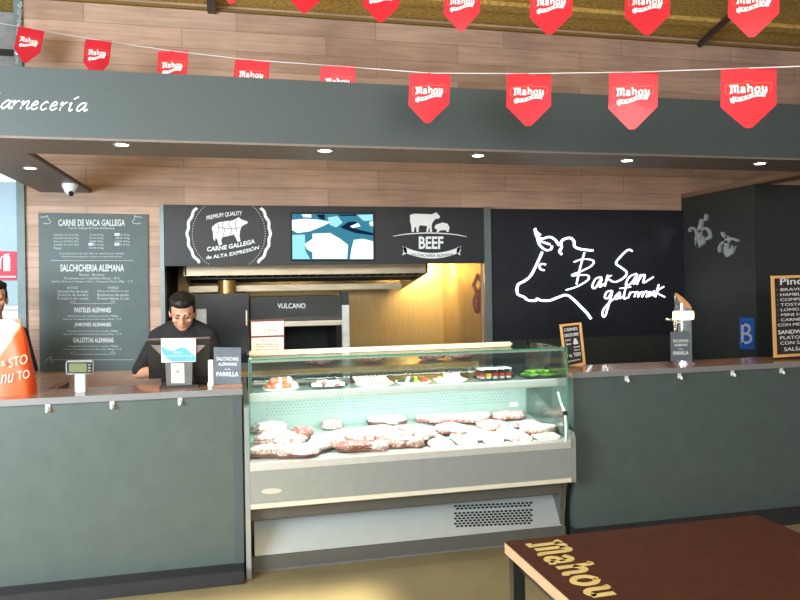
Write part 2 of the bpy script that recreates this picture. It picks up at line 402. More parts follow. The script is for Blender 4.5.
for ch, x in pos:
    xh = 8.2 ; wd = 9.2
    base = 108.6 + .035*x
    for st in GL[ch]:
        g.ribbon(pf, [(x + p[0]*wd + p[1]*2.8, base - p[1]*xh) for p in st], 1.25, off=.0, th=.004)
tag(g.obj('wall_lettering', 'white'), 'white cursive lettering of a meat counter on the dark bulkhead at upper left', 'lettering')

# ------------------------------------------------------------------ downlights
dl = []
for i, (px, py) in enumerate(((122, 144), (325, 150), (478, 155), (627, 160), (760, 163))):
    dl.append(PZ(px, py, zfb))
dl.append(PZ(30, 167.5, zfb))
names = ['leftmost of the five in the front soffit row', 'second from left in the front soffit row', 'middle one of the five in the front soffit row', 'second from right in the front soffit row', 'rightmost of the five in the front soffit row', 'alone in the soffit return at the left']
proto = thing('downlight', '', 'ceiling light', dl[0], 'recessed soffit downlights')
G().lathe(dl[0]+V((0, 0, -.006)), [(.034, 0), (.045, 0), (.047, .006), (.034, .006), (.034, 0)]).obj('ring', 'chrome', proto, smooth='auto')
G().lathe(dl[0]+V((0, 0, -.004)), [(0, 0), (.033, 0), (.033, .004), (0, .004)]).obj('bulb', 'lamp', proto)
for i, p in enumerate(dl):
    o = proto if i == 0 else copy_tree(proto)
    o.location = p; o['label'] = 'small round recessed downlight, ' + names[i]
    l = bpy.data.lights.new('spot', 'SPOT'); l.energy = 14; l.color = (1, .8, .6); l.spot_size = 1.7; l.spot_blend = .6; l.shadow_soft_size = .03
    lo = bpy.data.objects.new('downlight_beam', l); COL.objects.link(lo); lo.location = p + V((0, 0, -.02))

# security camera
c = PZ(70, 184, zfb)
t = thing('security_camera', 'white dome security camera under the soffit return at left', 'camera', c)
G().lathe(c, [(0, 0), (.054, 0), (.054, -.018), (.048, -.04), (.0, -.045)]).obj('base', 'white', t, smooth='auto')
G().ball(c+V((0, 0, -.04)), .042).obj('housing', 'white', t, smooth=True)
G().cyl(c+V((.012, -.03, -.07)), c+V((.018, -.048, -.082)), .017).obj('lens', 'matblack', t, smooth='auto')

# ------------------------------------------------------------------ menu board on the plank wall
pw = onY(YW)
c = (PY(39.3, 371, YW)+PY(149, 371, YW))/2
t = thing('menu_board', 'tall grey wall menu board with white chalk style lettering on the plank wall', 'menu board', c)
G().poly(pw, [(39, 213), (148, 214.5), (149.5, 369.5), (40.5, 371.5)], 0, .02).obj('panel', 'chalk', t)
B = .022
def menu(g, body, x0, y0, x1, y1, **k): text_on(g, pw, body, x0, y0, x1, y1, off=B-.002, th=.002, **k)
for a_ in (('CARNE DE VACA GALLEGA', 59, 219.7, 125.5, 226.2), ('SALCHICHERIA ALEMANA', 61, 264.5, 124.5, 271.5), ('PASTELES ALEMANES', 75, 307.5, 111.5, 312.3), ('JAMONES ALEMANES', 75, 322.5, 111.5, 327.3), ('GALLETITAS ALEMANAS', 73.5, 337.5, 114, 342.3)):
    g = G(); menu(g, *a_, bold=.02); g.obj('heading', 'chalkwhite', t)
g = G()
menu(g, 'Carne Gallega de Raza Autóctona', 69, 227, 115, 230, bold=0)
for k, (a_, b_, c_) in enumerate((('Chuletón de Vaca 1Kg.', '25.00 €/kg', '19.50 €/kg'), ('Solomillo de Vaca 1Kg.', '35.00 €/kg', '28.00 €/kg'), ('Entrecot de Vaca 1Kg.', '24.00 €/kg', '18.50 €/kg'), ('Costilla de Vaca 1Kg.', '12.00 €/kg', '9.50 €/kg'), ('Picada', '10.00 €/kg', ''))):
    y = 234 + k*3.25
    menu(g, a_, 54.5, y, 54.5+min(25, len(a_)*1.25), y+2.4, bold=0)
    menu(g, b_, 90, y, 104, y+2.4, bold=0)
    if c_: menu(g, c_, 116, y, 130, y+2.4, bold=0)
menu(g, 'La preparación de esta sale de corte es por pedido', 60, 252.5, 125, 255, bold=0)
menu(g, 'como son su porcionado: cordero y un sectoriado de res', 62, 255.6, 122, 258, bold=0)
menu(g, 'Pan incl. - Bratwurst', 80, 273.3, 105, 276, bold=0)
menu(g, 'Pan alemana con 2 salchichas blancas - 10 €', 64.5, 276.8, 120, 279.4, bold=0)
menu(g, 'Salchicha Bratwurst alemana o dulce - Currywurst blanca 300gr - 11 €', 52, 280.3, 133, 283, bold=0)
for k, (a_, b_) in enumerate((('BRATWURST', 'WEISS'), ('Salchicha fina de cerdo', 'Blanca de Munich en pan'), ('Salchicha de ternera', 'Bockwurst de cerdo'), ('Frankfurt de cerdo', 'Krainer blanca 12 cm'))):
    menu(g, a_, 58+(k == 0)*10, 286.5+k*3.5, 89-(k == 0)*10, 289.1+k*3.5, bold=0); menu(g, b_, 98+(k == 0)*10, 286.5+k*3.5, 129-(k == 0)*10, 289.1+k*3.5, bold=0)
for y in (315, 330, 345):
    menu(g, 'Alemanes de ternera y cerdo 300gr', 68, y, 119, y+2.2, bold=0); menu(g, 'Selección de quesos bretones de ternera 300 gr - 12 €', 64, y+3, 122, y+5.2, bold=0)
for y, x0_, x1_ in ((260.6, 51, 134), (303.5, 73, 114), (354, 73, 114), (359.5, 52, 134)):
    g.ribbon(pw, [(x0_, y), (x1_, y)], .35, B-.001, .001, smooth=False)
for y in (303.5, 354):
    for sx, d in ((73, 1), (114, -1)): g.ribbon(pw, [(sx, y), (sx-d*1.5, y-1.5), (sx+d*1.5, y-2.4), (sx+d*3, y-1)], .4, B-.001, .001)
g.obj('small_print', 'fainttext', t)
g = G()
for x, y in ((115, 233.2), (89, 243), (115, 243)): g.poly(pw, [(x, y), (x+5, y), (x+5, y+2.9), (x, y+2.9)], B-.001, .001)
g.obj('price_patch', 'chalkwhite', t)
g = G()
g.ribbon(pw, [(41.5, 217.5), (46, 217), (48, 216), (49, 219), (51.5, 222), (49, 224), (44, 223.3)], .6, B-.001, .001)
g.ribbon(pw, [(142, 217.5), (137, 217), (135, 216), (135, 219), (132.5, 222), (136, 224), (141, 223.3)], .6, B-.001, .001)
g.ribbon(pw, [(46, 362), (49, 358), (52, 356), (51, 360), (54, 362)], .5, B-.001, .001)
g.obj('cow_sketch', 'fainttext', t)

# ------------------------------------------------------------------ header sign over the kitchen
YH = YW-.045
ph = onY(YH)
xh0 = xY(163.2, YH, 240); xh1 = xa-.001
t = thing('header_sign', 'long dark grey sign panel above the kitchen opening with white emblems', 'sign', ((xh0+xh1)/2, YH+.02, ZO))
G().box(xh0+.01, xh1, YH, YW-.001, ZO-.004, ZHT).obj('panel', 'header', t)
C0 = (228.7, 233.7)
g = G()
for k in range(120):
    an = 2*PI*k/120; a2 = 2*PI*(k+1)/120
    def rp(a, e): 
        r = 41.4 + .6*math.cos(a*22) + e; return (C0[0]+r*math.cos(a), C0[1]+r*math.sin(a))
    q = [rp(an, -1.7), rp(a2, -1.7), rp(a2, 1.3), rp(an, 1.3)]
    if all(206.0 < y < 264.8 for x, y in q): g.poly(ph, q, .0, .002)
for k in range(90):
    an = 2*PI*k/90; x = C0[0]+36.5*math.cos(an); y = C0[1]+36.5*math.sin(an)
    if 206.5 < y < 264.3: g.poly(ph, [(x-.35, y-.35), (x+.35, y-.35), (x+.35, y+.35), (x-.35, y+.35)], 0, .002)
K = lambda L: [(180+x/4, 190+y/4) for x, y in L]
cow = K([(130, 145), (150, 130), (180, 125), (210, 122), (230, 112), (235, 108), (245, 118), (268, 125), (272, 132), (255, 140), (245, 148), (240, 165), (238, 185), (242, 205), (230, 207), (222, 190), (215, 178), (190, 185), (170, 188), (165, 200), (168, 218), (155, 222), (150, 200), (142, 190), (140, 205), (133, 195), (132, 170), (127, 155)])
g.poly(ph, cow, 0, .002)
text_on(g, ph, 'PREMIUM QUALITY', 206.5, 212.5, 242, 217.5, slope=-.14, bend=1.0)
text_on(g, ph, 'CARNE GALLEGA', 207, 244, 255, 248.6, slope=-.174, bend=-1.2, bold=.03)
text_on(g, ph, 'de ALTA EXPRESIÓN', 206, 251, 259, 255.6, slope=-.19, bend=-1.4, bold=.02)
g.obj('cow_badge', 'white', t)
g = G()
for L in ([(150, 130), (155, 150), (150, 175)], [(175, 125), (168, 145), (178, 160), (170, 186)], [(200, 123), (195, 140), (205, 155), (200, 180)], [(155, 150), (205, 155), (240, 150)], [(225, 118), (222, 140), (228, 165)]):
    g.ribbon(ph, K(L), .5, .002, .001)
g.obj('cut_lines', 'header', t)
K = lambda L: [(370+x/4, 190+y/4) for x, y in L]
g = G()
g.poly(ph, K([(160, 100), (175, 95), (215, 96), (248, 97), (262, 90), (268, 92), (280, 106), (275, 115), (262, 115), (250, 130), (246, 142), (248, 168), (240, 168), (237, 148), (232, 168), (225, 168), (228, 144), (200, 141), (195, 150), (194, 168), (186, 168), (184, 148), (178, 150), (175, 168), (167, 168), (165, 145), (160, 125)]), 0, .002)
g.poly(ph, K([(257, 152), (262, 140), (275, 135), (290, 130), (310, 135), (318, 150), (314, 168), (306, 168), (304, 160), (280, 162), (272, 170), (266, 168), (268, 158)]), 0, .002)
g.ribbon(ph, K([(92, 185), (150, 176), (240, 172), (330, 177), (388, 187)]), 1.1, 0, .002, taper=True)
text_on(g, ph, 'BEEF', *K([(195, 186)])[0], *K([(293, 236)])[0], bold=.028)
top = [(133+ i*22.9, 228 + 26*(1-((i-5)/5)**2)-2) for i in range(11)]; bot = [(x, y+22) for x, y in top]
g.poly(ph, K(top+bot[::-1]), 0, .002)
g.poly(ph, K([(130, 225), (146, 229), (148, 252), (128, 262), (136, 244)]), 0, .002); g.poly(ph, K([(365, 225), (348, 229), (346, 252), (362, 262), (357, 244)]), 0, .002)
g.obj('beef_emblem', 'white', t)
g = G()
text_on(g, ph, 'SALCHICHERÍA ALEMANA', *K([(165, 254)])[0], *K([(332, 268)])[0], bend=-1.4, off=.002, th=.001, bold=0)
g.obj('ribbon_text', 'header', t)

# screen set in the header
YS = YH-.02; ps = onY(YS)
c = PY(332, 259, YS)
t = thing('wall_screen', 'lit flat screen showing paper sheets in cyan tones, set in the header sign', 'screen', c)
G().poly(ps, [(290.8, 212.5), (374.2, 212.5), (374.4, 260.8), (291.2, 260.8)], -.02, .02).obj('bezel', 'matblack', t)
G().poly(ps, [(292, 214), (373, 214), (373.3, 259.5), (292.3, 259.5)], 0, .002).obj('display', 'scr_bg', t)
K = lambda L: [(180+x/4, 190+y/4) for x, y in L]
for L in ([(448, 120), (500, 115), (545, 118), (605, 128), (570, 145), (520, 165), (470, 172), (448, 160)], [(530, 175), (600, 172), (640, 195), (672, 220), (668, 275), (530, 275)], [(695, 200), (730, 195), (772, 205), (773, 276), (680, 276), (686, 235)], [(500, 215), (530, 195), (530, 250), (505, 235)], [(680, 145), (712, 132), (722, 145), (690, 152)], [(757, 128), (772, 125), (772, 145), (760, 142)], [(487, 98), (525, 98), (525, 110), (492, 108)]):
    g = G(); g.poly(ps, K(L), .002, .001); g.obj('bright_shape', 'scr_white', t)
for L in ([(640, 150), (672, 128), (700, 126), (716, 135), (690, 150), (720, 160), (772, 172), (772, 182), (700, 172)], [(545, 98), (580, 98), (578, 120), (555, 112)], [(628, 98), (706, 97), (705, 104), (640, 104)]):
    g = G(); g.poly(ps, K(L), .002, .0008); g.obj('dark_shape', 'scr_dark', t)
for L in ([(449, 180), (500, 178), (500, 240), (520, 276), (450, 276)], [(590, 110), (630, 104), (650, 130), (625, 150), (600, 140)], [(708, 100), (771, 98), (771, 122), (735, 124)]):
    g = G(); g.poly(ps, K(L), .002, .0005); g.obj('pale_shape', 'scr_pale', t)

# ------------------------------------------------------------------ illuminated sign with the cow head
YL = YW-.03; pl = onY(YL)
t = thing('illuminated_sign', 'large black sign panel with glowing white cow head outline and script', 'sign', (( xb+XS)/2, YL+.01, zY(580, 336, YL)))
G().box(xb+.001, XS-.002, YL, YW-.001, zY(580, 337, YL), zY(580, 209.5, YL)).obj('panel', 'ledpanel', t)
K = lambda L: [(490+x/4, 200+y/4) for x, y in L]
g = G()
for L, w in (([(180, 113), (183, 140), (205, 155), (235, 148), (258, 158), (275, 182)], 1.7), ([(181, 130), (192, 158), (215, 170), (240, 178)], 1.6), ([(188, 155), (198, 180), (222, 200), (243, 197), (247, 183)], 1.6),
    ([(178, 116), (184, 128), (200, 142)], 2.2),
    ([(208, 208), (196, 235), (180, 270), (160, 305), (135, 325), (112, 338), (107, 360), (112, 378), (135, 388), (150, 400), (180, 403), (187, 395), (205, 402), (240, 401), (270, 390), (305, 380), (335, 400), (365, 430), (385, 450), (403, 475)], 1.9),
    ([(222, 258), (204, 256), (197, 266), (202, 277), (216, 281)], 1.4),
    ([(286, 218), (277, 205), (285, 190), (283, 170), (295, 157), (320, 152), (335, 165), (337, 185), (355, 195), (385, 200), (411, 202)], 1.9)):
    g.ribbon(pl, K(L), w*1.0, .0, .012)
g.obj('cow_head', 'led', t)
g = G()
for L, w in (([(377, 210), (365, 250), (355, 290), (345, 337)], 1.3), ([(335, 248), (372, 236), (412, 243), (405, 263), (370, 282), (325, 302), (385, 300), (392, 318), (350, 345), (303, 360)], 1.4),
    ([(445, 308), (422, 315), (408, 345), (420, 352), (446, 312), (437, 348), (455, 335)], 1.3), ([(470, 300), (458, 345)], 1.3), ([(461, 330), (470, 310), (484, 302)], 1.2),
    ([(568, 205), (552, 199), (525, 222), (503, 252), (520, 268), (545, 288), (535, 310), (500, 328), (475, 318)], 1.6),
    ([(585, 294), (556, 308), (542, 338), (562, 335), (588, 298), (574, 338)], 1.3), ([(602, 298), (586, 338)], 1.3), ([(589, 328), (606, 303), (618, 301), (612, 330), (630, 322), (652, 308)], 1.3),
    ([(486, 362), (466, 368), (458, 390), (472, 392), (488, 364), (476, 410), (460, 462), (450, 464), (453, 438), (485, 402), (503, 394)], 1.3),
    ([(518, 368), (498, 388), (506, 396), (520, 372), (516, 394), (530, 385)], 1.1), ([(545, 333), (534, 392), (548, 390)], 1.1), ([(518, 354), (562, 348)], 1.0), ([(560, 368), (552, 392)], 1.0), ([(553, 385), (564, 370), (576, 368)], 1.0),
    ([(576, 388), (584, 368), (594, 372), (590, 388), (604, 368), (612, 372), (606, 388), (620, 366), (630, 370), (624, 388), (640, 366), (634, 386), (650, 368)], 1.1), ([(656, 362), (650, 384)], 1.0), ([(674, 338), (660, 388)], 1.2), ([(694, 346), (666, 368), (698, 388)], 1.2)):
    g.ribbon(pl, K(L), w*.78, .0, .012)
g.obj('script_lettering', 'led', t)
# dark wall skirting below sign
G().box(xb+.001, XS-.002, YW-.02, YW-.001, 0, zY(580, 337, YW-.02)-.002).obj('trim_7', 'darkwall', kind='structure')

# ornaments and B plate on the side wall
px_ = onX(XS)
K = lambda L: [(660+x/3.158, 180+y/3.158) for x, y in L]
def ornament(strokes, label, c):
    g = G()
    for L, w in strokes: g.ribbon(px_, K(L), w, .0, .02)
    cx_ = 128 if 'left' in label else 219; cy_ = 0 if 'left' in label else 30
    g.poly(px_, K([(cx_-15, 180+cy_), (cx_-9, 192+cy_), (cx_-1, 178+cy_), (cx_+6, 192+cy_), (cx_+12, 176+cy_), (cx_+15, 192+cy_), (cx_+24, 178+cy_), (cx_+14, 204+cy_), (cx_-4, 214+cy_), (cx_-12, 203+cy_)]), .0, .018)
    return tag(g.obj('wall_ornament', 'silver', base=True), label, 'wall ornament', 'silver ornaments on the dark side wall')
ornament([([(137, 124), (130, 150), (128, 180), (124, 212)], 3.2), ([(97, 163), (100, 153), (112, 153), (120, 170), (120, 195), (125, 212)], 2.2), ([(128, 165), (145, 152), (158, 160), (161, 182), (150, 186)], 2.2), ([(150, 108), (146, 128)], 2.4)], 'silver crown shaped wall ornament, the left and higher of the pair', None)
ornament([([(200, 165), (207, 178), (218, 180)], 2.4), ([(216, 178), (214, 205), (217, 242)], 3.2), ([(216, 195), (202, 198), (192, 212), (192, 228)], 2.2), ([(216, 200), (230, 185), (252, 192)], 2.4)], 'silver crown shaped wall ornament, the right and lower of the pair', None)
t = thing('letter_plate', 'small blue plate with a grey letter B on the dark side wall', 'sign', PX(748, 349, XS))
G().poly(px_, [(740.2, 317.3), (754.8, 318), (754.8, 349.5), (740.2, 349)], 0, .006).obj('plate', 'blue', t)
g = G(); text_on(g, px_, 'B', 742, 323.5, 753, 344, off=.006, th=.003, bold=.0); 
g.poly(px_, [(741.6, 323.5), (745, 323.5), (745, 325), (741.6, 325)], .006, .003); g.poly(px_, [(741.6, 342.4), (745, 342.4), (745, 344), (741.6, 344)], .006, .003)
g.obj('letter', mat('plate_letter', srgb(176, 178, 190), .5), t)

# ------------------------------------------------------------------ kitchen
# extractor hood
hy0 = 6.35; hy1 = YK-.01
hx0 = xY(184, hy0, 275); hx1 = xY(428, hy0, 272)
zh = zY(300, 274.5, hy0)
zb = zY(300, 291, hy1)
t = thing('extractor_hood', 'wide stainless steel extractor hood above the kitchen grill', 'extractor hood', ((hx0+hx1)/2, (hy0+hy1)/2, zb))
g = G().box(hx0, hx1, hy0, hy0+.03, zh, zh+.11, .004)
g.prism([(hx0, hy0, zh+.11), (hx0, hy1, zh+.45), (hx0, hy1, zb), (hx0, hy0, zh)], (.02, 0, 0)); g.prism([(hx1-.02, hy0, zh+.11), (hx1-.02, hy1, zh+.45), (hx1-.02, hy1, zb), (hx1-.02, hy0, zh)], (.02, 0, 0))
g.prism([(hx0, hy0, zh+.11), (hx0, hy1, zh+.45), (hx0, hy1, zh+.43), (hx0, hy0, zh+.09)], (hx1-hx0, 0, 0))
g.box(hx0, hx1-.12, hy1-.5, hy1, zY(300, 290.5, hy1-.5), zY(300, 284.5, hy1-.5), .004)
g.obj('canopy', 'hoodsteel', t)
fy0 = hy0+.03; fz0 = zh+.005; fy1 = hy1-.5; fz1 = zY(300, 282.5, hy1-.5)+.0
g = G().prism([(hx0+.02, fy0, fz0+.03), (hx0+.02, fy1, fz1+.03), (hx0+.02, fy1, fz1+.01), (hx0+.02, fy0, fz0+.01)], (hx1-hx0-.04, 0, 0))
g.obj('filter', 'matblack', t)
g = G(); n = 26
for k in range(n+1):
    x = hx0+.02+(hx1-hx0-.06)*k/n; q_ = .4; g.prism([(x, fy0, fz0+.012), (x, fy0+(fy1-fy0)*q_, fz0+(fz1-fz0)*q_+.012), (x, fy0+(fy1-fy0)*q_, fz0+(fz1-fz0)*q_), (x, fy0, fz0)], (.012, 0, 0))
for k in range(2):
    f = k*.4; y = fy0+(fy1-.02-fy0)*f; z = fz0+(fz1-fz0)*f; g.box(hx0+.02, hx1-.04, y, y+.012, z-.003, z+.008)
g.obj('filter_bar', 'casedark', t)
# round flue
fx = xY(227, 6.75, 285)
tag(G().cyl((fx, 6.75, zY(228, 297, 6.75)), (fx, 6.75, fz1+.03), .082, seg=28).obj('flue_pipe', mat('brass_steel', srgb(190, 150, 90), .3, metal=.6), smooth='auto'), 'short shiny round flue pipe between dark cabinet and hood', 'pipe')
# black cabinet at left
cy = 6.55
x0_ = xY(207, cy, 340); x1_ = xY(249.5, cy, 340); zt = zY(228, 293.5, cy)
t = thing('kitchen_cabinet', 'tall glossy black kitchen cabinet behind the staff member', 'cabinet', ((x0_+x1_)/2, cy+.25, 0))
G().box(x0_, x1_, cy+.02, cy+.5, .0, zt-.01).obj('body', 'black', t)
G().box(x0_+.005, x1_-.005, cy, cy+.02, .08, zt, .004).obj('door', 'cabinet', t)
G().box(x1_-.03, x1_-.018, cy-.02, cy, 1.28, 1.42, .003).obj('handle', 'steel', t)
# steel strip upright to the left of it
x0_ = xY(196, 6.6, 320); x1_ = xY(206.5, 6.6, 320)
t = thing('steel_upright', 'pale stainless upright left of the glossy black cabinet', 'post', ((x0_+x1_)/2, 6.7, 0))
G().box(x0_, x1_, 6.6, 6.8, 0, zY(201, 309, 6.6), .003).obj('post', mat('pale_steel', srgb(240, 242, 240), .5, metal=.0), t)
G().box(x0_-.01, x1_+.01, 6.59, 6.81, zY(201, 309, 6.6), zY(201, 294, 6.6), .003).obj('cap', 'black', t)
# grill oven
oy = 6.65
x0_ = xY(250.5, oy, 310); x1_ = xY(341.5, oy, 310); zt = zY(296, 296.5, oy)
z1_ = zY(296, 321, oy); z2_ = zY(296, 326, oy)
t = thing('grill_oven', 'black charcoal grill oven with white lettering on its hood', 'oven', ((x0_+x1_)/2, oy+.35, 0))
G().box(x0_, x1_, oy+.02, YK-.02, 0, .86).obj('body', 'black', t)
g = G().box(x0_, x0_+.05, oy+.02, YK-.02, .86, z1_).box(x1_-.05, x1_, oy+.02, YK-.02, .86, z1_).box(x0_+.05, x1_-.05, YK-.08, YK-.02, .86, z1_)
g.obj('firebox', 'matblack', t)
G().box(x0_, x1_, oy-.02, YK-.02, z1_, zt, .006).obj('hood', 'cabinet', t)
g = G(); text_on(g, onY(oy-.02), 'VULCANO', 277.5, 303.3, 305.5, 308.3, bold=.015); g.obj('lettering', 'white', t)
G().box(x0_, x1_, oy-.03, oy+.02, z2_, z1_, .004).obj('front_rail', 'steel', t)
g = G()
for k in range(24):
    x = x0_+.03+(x1_-x0_-.06)*k/23; g.cyl((x, oy-.035, z1_+.006), (x, oy+.02, z1_+.006), .007, seg=8)
g.obj('rack_bar', 'crust', t)
x0_ = xY(342.5, 6.62, 330); x1_ = xY(349.5, 6.62, 330)
t = thing('steel_pillar', 'pale stainless pillar to the right of the black grill oven', 'post', ((x0_+x1_)/2, 6.7, 0))
G().box(x0_, x1_, 6.62, 6.8, 0, zY(346, 305, 6.62), .003).obj('post', mat('pale_steel_b', srgb(240, 242, 238), .5, metal=.0), t)
G().box(x0_, x1_, 6.62, 6.8, zY(346, 305, 6.62), zY(346, 292, 6.62), .003).obj('cap', 'black', t)
# socket
t = thing('wall_socket', 'cream double wall socket on the yellow lit steel kitchen wall', 'socket', PY(458, 345, YK))
pk = onY(YK)
G().poly(pk, [(452, 334.5), (465, 334.5), (465, 341.5), (452, 341.5)], 0, .012).obj('plate', 'paper', t)
G().poly(pk, [(454, 336.5), (457, 336.5), (457, 339.5), (454, 339.5)], .012, .003).obj('outlet', 'casedark', t)
G().poly(pk, [(460, 336.5), (463, 336.5), (463, 338), (460, 338)], .012, .003).obj('switch', 'casedark', t)
# hanging dry sausages by the post
hy = YW+.2
t = thing('oven_mitts', 'bundle of oven mitts hanging from a strap beside the kitchen post', 'oven mitts', PY(480, 312, hy))
g = G(); pp = [PY(x, y, hy) for x, y in ((484, 268), (478, 275), (473.5, 285), (477, 293), (481, 297))]; g.tube(pp, .018)
pp = [PY(x, y, hy) for x, y in ((484, 268), (486, 280), (485, 296))]; g.tube(pp, .014); g.obj('strap', 'crust', t, smooth=True)
g = G(); c1 = PY(477.5, 303, hy); g.ball(c1, (.05, .035, .10)); g.obj('mitt', mat('mitt_red', srgb(120, 62, 50), .8, var=.3), t, smooth=True)
g = G(); c1 = PY(483, 302, hy); g.ball(c1, (.05, .035, .105)); g.obj('mitt', mat('mitt_dark', srgb(66, 50, 44), .8, var=.3), t, smooth=True)

# back worktop in the kitchen with trays (seen through the case glass)
by = 5.45
zbk = zY(245, 371.5, by)
xk0 = xY(238, by, 375); xk1 = xY(478, by, 365)
t = thing('prep_table', 'steel preparation table with wooden front edge behind the display case', 'table', ((xk0+xk1)/2, by+.3, 0))
G().box(xk0, xk1, by, by+.6, zbk-.03, zbk).obj('top', 'steel', t)
G().box(xk0, xk1, by-.02, by, zbk-.04, zbk+.002).obj('front_edge', 'woodbar', t)
for x in (xk0+.05, xk1-.05):
    for y in (by+.05, by+.55): G().cyl((x, y, 0), (x, y, zbk-.03), .02).obj('leg', 'steel', t, smooth='auto')
def lump(g, c, r, seed, amp=.18, sub=3, sq=1.0):
    rnd = random.Random(seed); t = bmesh.new(); bmesh.ops.create_icosphere(t, subdivisions=sub, radius=1)
    ph_ = [rnd.uniform(0, 6) for _ in range(6)]
    for v in t.verts:
        n = v.co.copy()
        k = 1+amp*(math.sin(3*n.x+ph_[0])*math.cos(2.5*n.y+ph_[1])+.5*math.sin(6*n.y+ph_[2])*math.sin(5*n.x+ph_[3])+.3*math.sin(9*n.z+ph_[4]+4*n.x))
        zz = n.z; zz = math.copysign(abs(zz)**sq, zz)
        v.co = V((n.x*r[0]*k, n.y*r[1]*k, zz*r[2]*(1+.3*(k-1))))
    bmesh.ops.rotate(t, verts=t.verts, cent=(0, 0, 0), matrix=Matrix.Rotation(rnd.uniform(-.5, .5), 3, 'Z'))
    return g.add(t, Matrix.Translation(V(c)))
for i, px in enumerate((318, 372, 432, 462)):
    x = xY(px, by+.25, 362)
    g = G(); lump(g, (x, by+.25, zbk+.045), (.13, .1, .045), 40+i, .12)
    tag(g.obj('meat_joint', 'beefred', smooth=True), ['dark red meat joint on the prep table, leftmost', 'dark red meat joint on the prep table, second from left', 'dark red meat joint on the prep table, third from left', 'dark red meat joint on the prep table, rightmost'][i], 'meat', 'meat joints on the prep table')

# ------------------------------------------------------------------ far left room: sign, lamp, cupboard
pg = onY(8.3)
t = thing('fire_extinguisher_sign', 'red sign with white fire extinguisher symbol on the pale left wall', 'sign', PY(6, 280, 8.3))
G().poly(pg, [(-8, 251), (17, 251.5), (17, 280), (-8, 280)], 0, .01).obj('plate', 'signred', t)
g = G(); g.poly(pg, [(4, 258), (6, 255.5), (9, 255.5), (10.5, 258), (10.5, 271), (4, 271)], .01, .004); g.ribbon(pg, [(5, 257), (2, 257), (1, 262), (1, 269)], .9, .01, .004); g.ribbon(pg, [(4, 255), (10, 254)], .8, .01, .004)
g.poly(pg, [(-7, 276), (16, 276), (16, 277.4), (-7, 277.4)], .01, .003); g.obj('symbol', 'white', t)
t = thing('fire_alarm_sign', 'narrow red sign partly cut by the wall edge beside the extinguisher sign', 'sign', PY(23, 280, 8.3))
G().poly(pg, [(18.3, 251.5), (31, 251.5), (31, 280), (18.3, 280)], 0, .01).obj('plate', 'signred', t)
g = G(); g.ribbon(pg, [(21, 255), (20.5, 265), (21, 270)], .9, .01, .004); g.poly(pg, [(19, 275), (30, 275), (30, 276.4), (19, 276.4)], .01, .003); g.obj('symbol', 'white', t)
t = thing('fluorescent_lamp', 'long white fluorescent lamp fitting in the left room below soffit', 'lamp', PY(2, 185, 7.0))
G().obox(PY(-3, 176, 7.0), .32, .1, .04, Matrix.Identity(3), .01).obj('diffuser', 'fixture', t)
for dx_ in (-.25, .25): q_ = PY(-3, 171.5, 7.0)+V((dx_, 0, 0)); G().cyl(q_, V((q_.x, q_.y, ZC)), .008).obj('rod', 'pole', t)
G().obox(PY(-3, 171.5, 7.0), .33, .05, .02, Matrix.Identity(3), .005).obj('housing', 'pole', t)
x0_ = xY(-60, 8.0, 320); x1_ = xY(30, 8.0, 320)
t = thing('white_cupboard', 'white cupboard against the pale wall behind the seated customer', 'cupboard', ((x0_+x1_)/2, 8.15, 0))
t['label'] = 'low white cupboard against the pale wall in the left room'
G().box(x0_, x1_, 8.0, 8.29, 0, zY(10, 309, 8.0), .01).obj('body', 'paper', t)
G().box(x0_-.01, x1_+.01, 7.98, 8.29, zY(10, 309, 8.0), zY(10, 309, 8.0)+.03, .004).obj('top', 'alu', t)

# ------------------------------------------------------------------ counters
yl0 = YC-.02; yt1 = YC+.33; zl = HT-.032
XC1 = xY(242.3, YC, 390)      # right end of left counter
def counter(name_label, x0, x1, hooks, endpost):
    t = thing('bar_counter', name_label, 'counter', ((x0+x1)/2, YC+.1, 0))
    G().box(x0, x1, YC, YC+.05, .075, zl).obj('front_panel', 'counter', t)
    G().box(x0, x1, YC-.12, YC+.05, 0, .075, .004).obj('plinth', 'kick', t)
    for xq in (x0, x1-.04): G().box(xq, xq+.04, YC+.05, yt1-.02, 0, zl).obj('end_panel', 'counter', t)
    if endpost: G().box(x1-.05, x1, YC-.006, YC-.0, .075, zl).obj('corner_trim', 'bulk', t)
    for hx in hooks:
        p = PY(hx[0], hx[1], YC-.01)
        h = G().box(p.x-.012, p.x+.012, YC-.01, YC, zl-.04, zl-.002, .002).obj('bag_hook', 'chromeb', t)
        g = G(); g.tube([V((p.x, YC-.01, zl-.022)), V((p.x, YC-.026, zl-.03)), V((p.x, YC-.028, zl-.044))], .008); g.obj('prong', 'chromeb', h, smooth=True)
    return t
counter('grey green bar counter with black plinth left of the display case', -3.2, XC1-.004, ((47.5, 402), (112, 400), (180, 397)), True)
XR0 = 2.045
counter('dark grey green bar counter with black plinth right of the display case', XR0, 5.6, ((627, 376), (680, 374), (733, 371), (782, 369)), False)
def worktop(label, x0, x1, extra=None):
    t = thing('worktop', label, 'worktop', ((x0+x1)/2, YC+.15, zl))
    g = G().box(x0, x1, yl0+.004, yt1, zl+.001, HT)
    if extra: g.box(extra[0], extra[1], yt1, extra[2], zl+.001, HT)
    g.obj('wood_surface', 'worktop', t)
    G().box(x0-.001, x1+.002, yl0-.002, yl0+.004, zl-.002, HT+.001).obj('front_edge', 'lip', t)
    return t
xe = PZ(49, 388, HT).x
worktop('brown wood worktop on the left counter, turning back towards the wall', -3.2, XC1, (-3.2, xe, 5.02))
worktop('brown wood worktop on the right counter', XR0-.01, 5.6)
# support of the return worktop
g = G().box(xe-.04, xe-.01, yt1, 5.0, 0, zl)
tag(g.obj('counter_side_panel', 'counter'), 'dark panel under the return of the left worktop', 'panel')
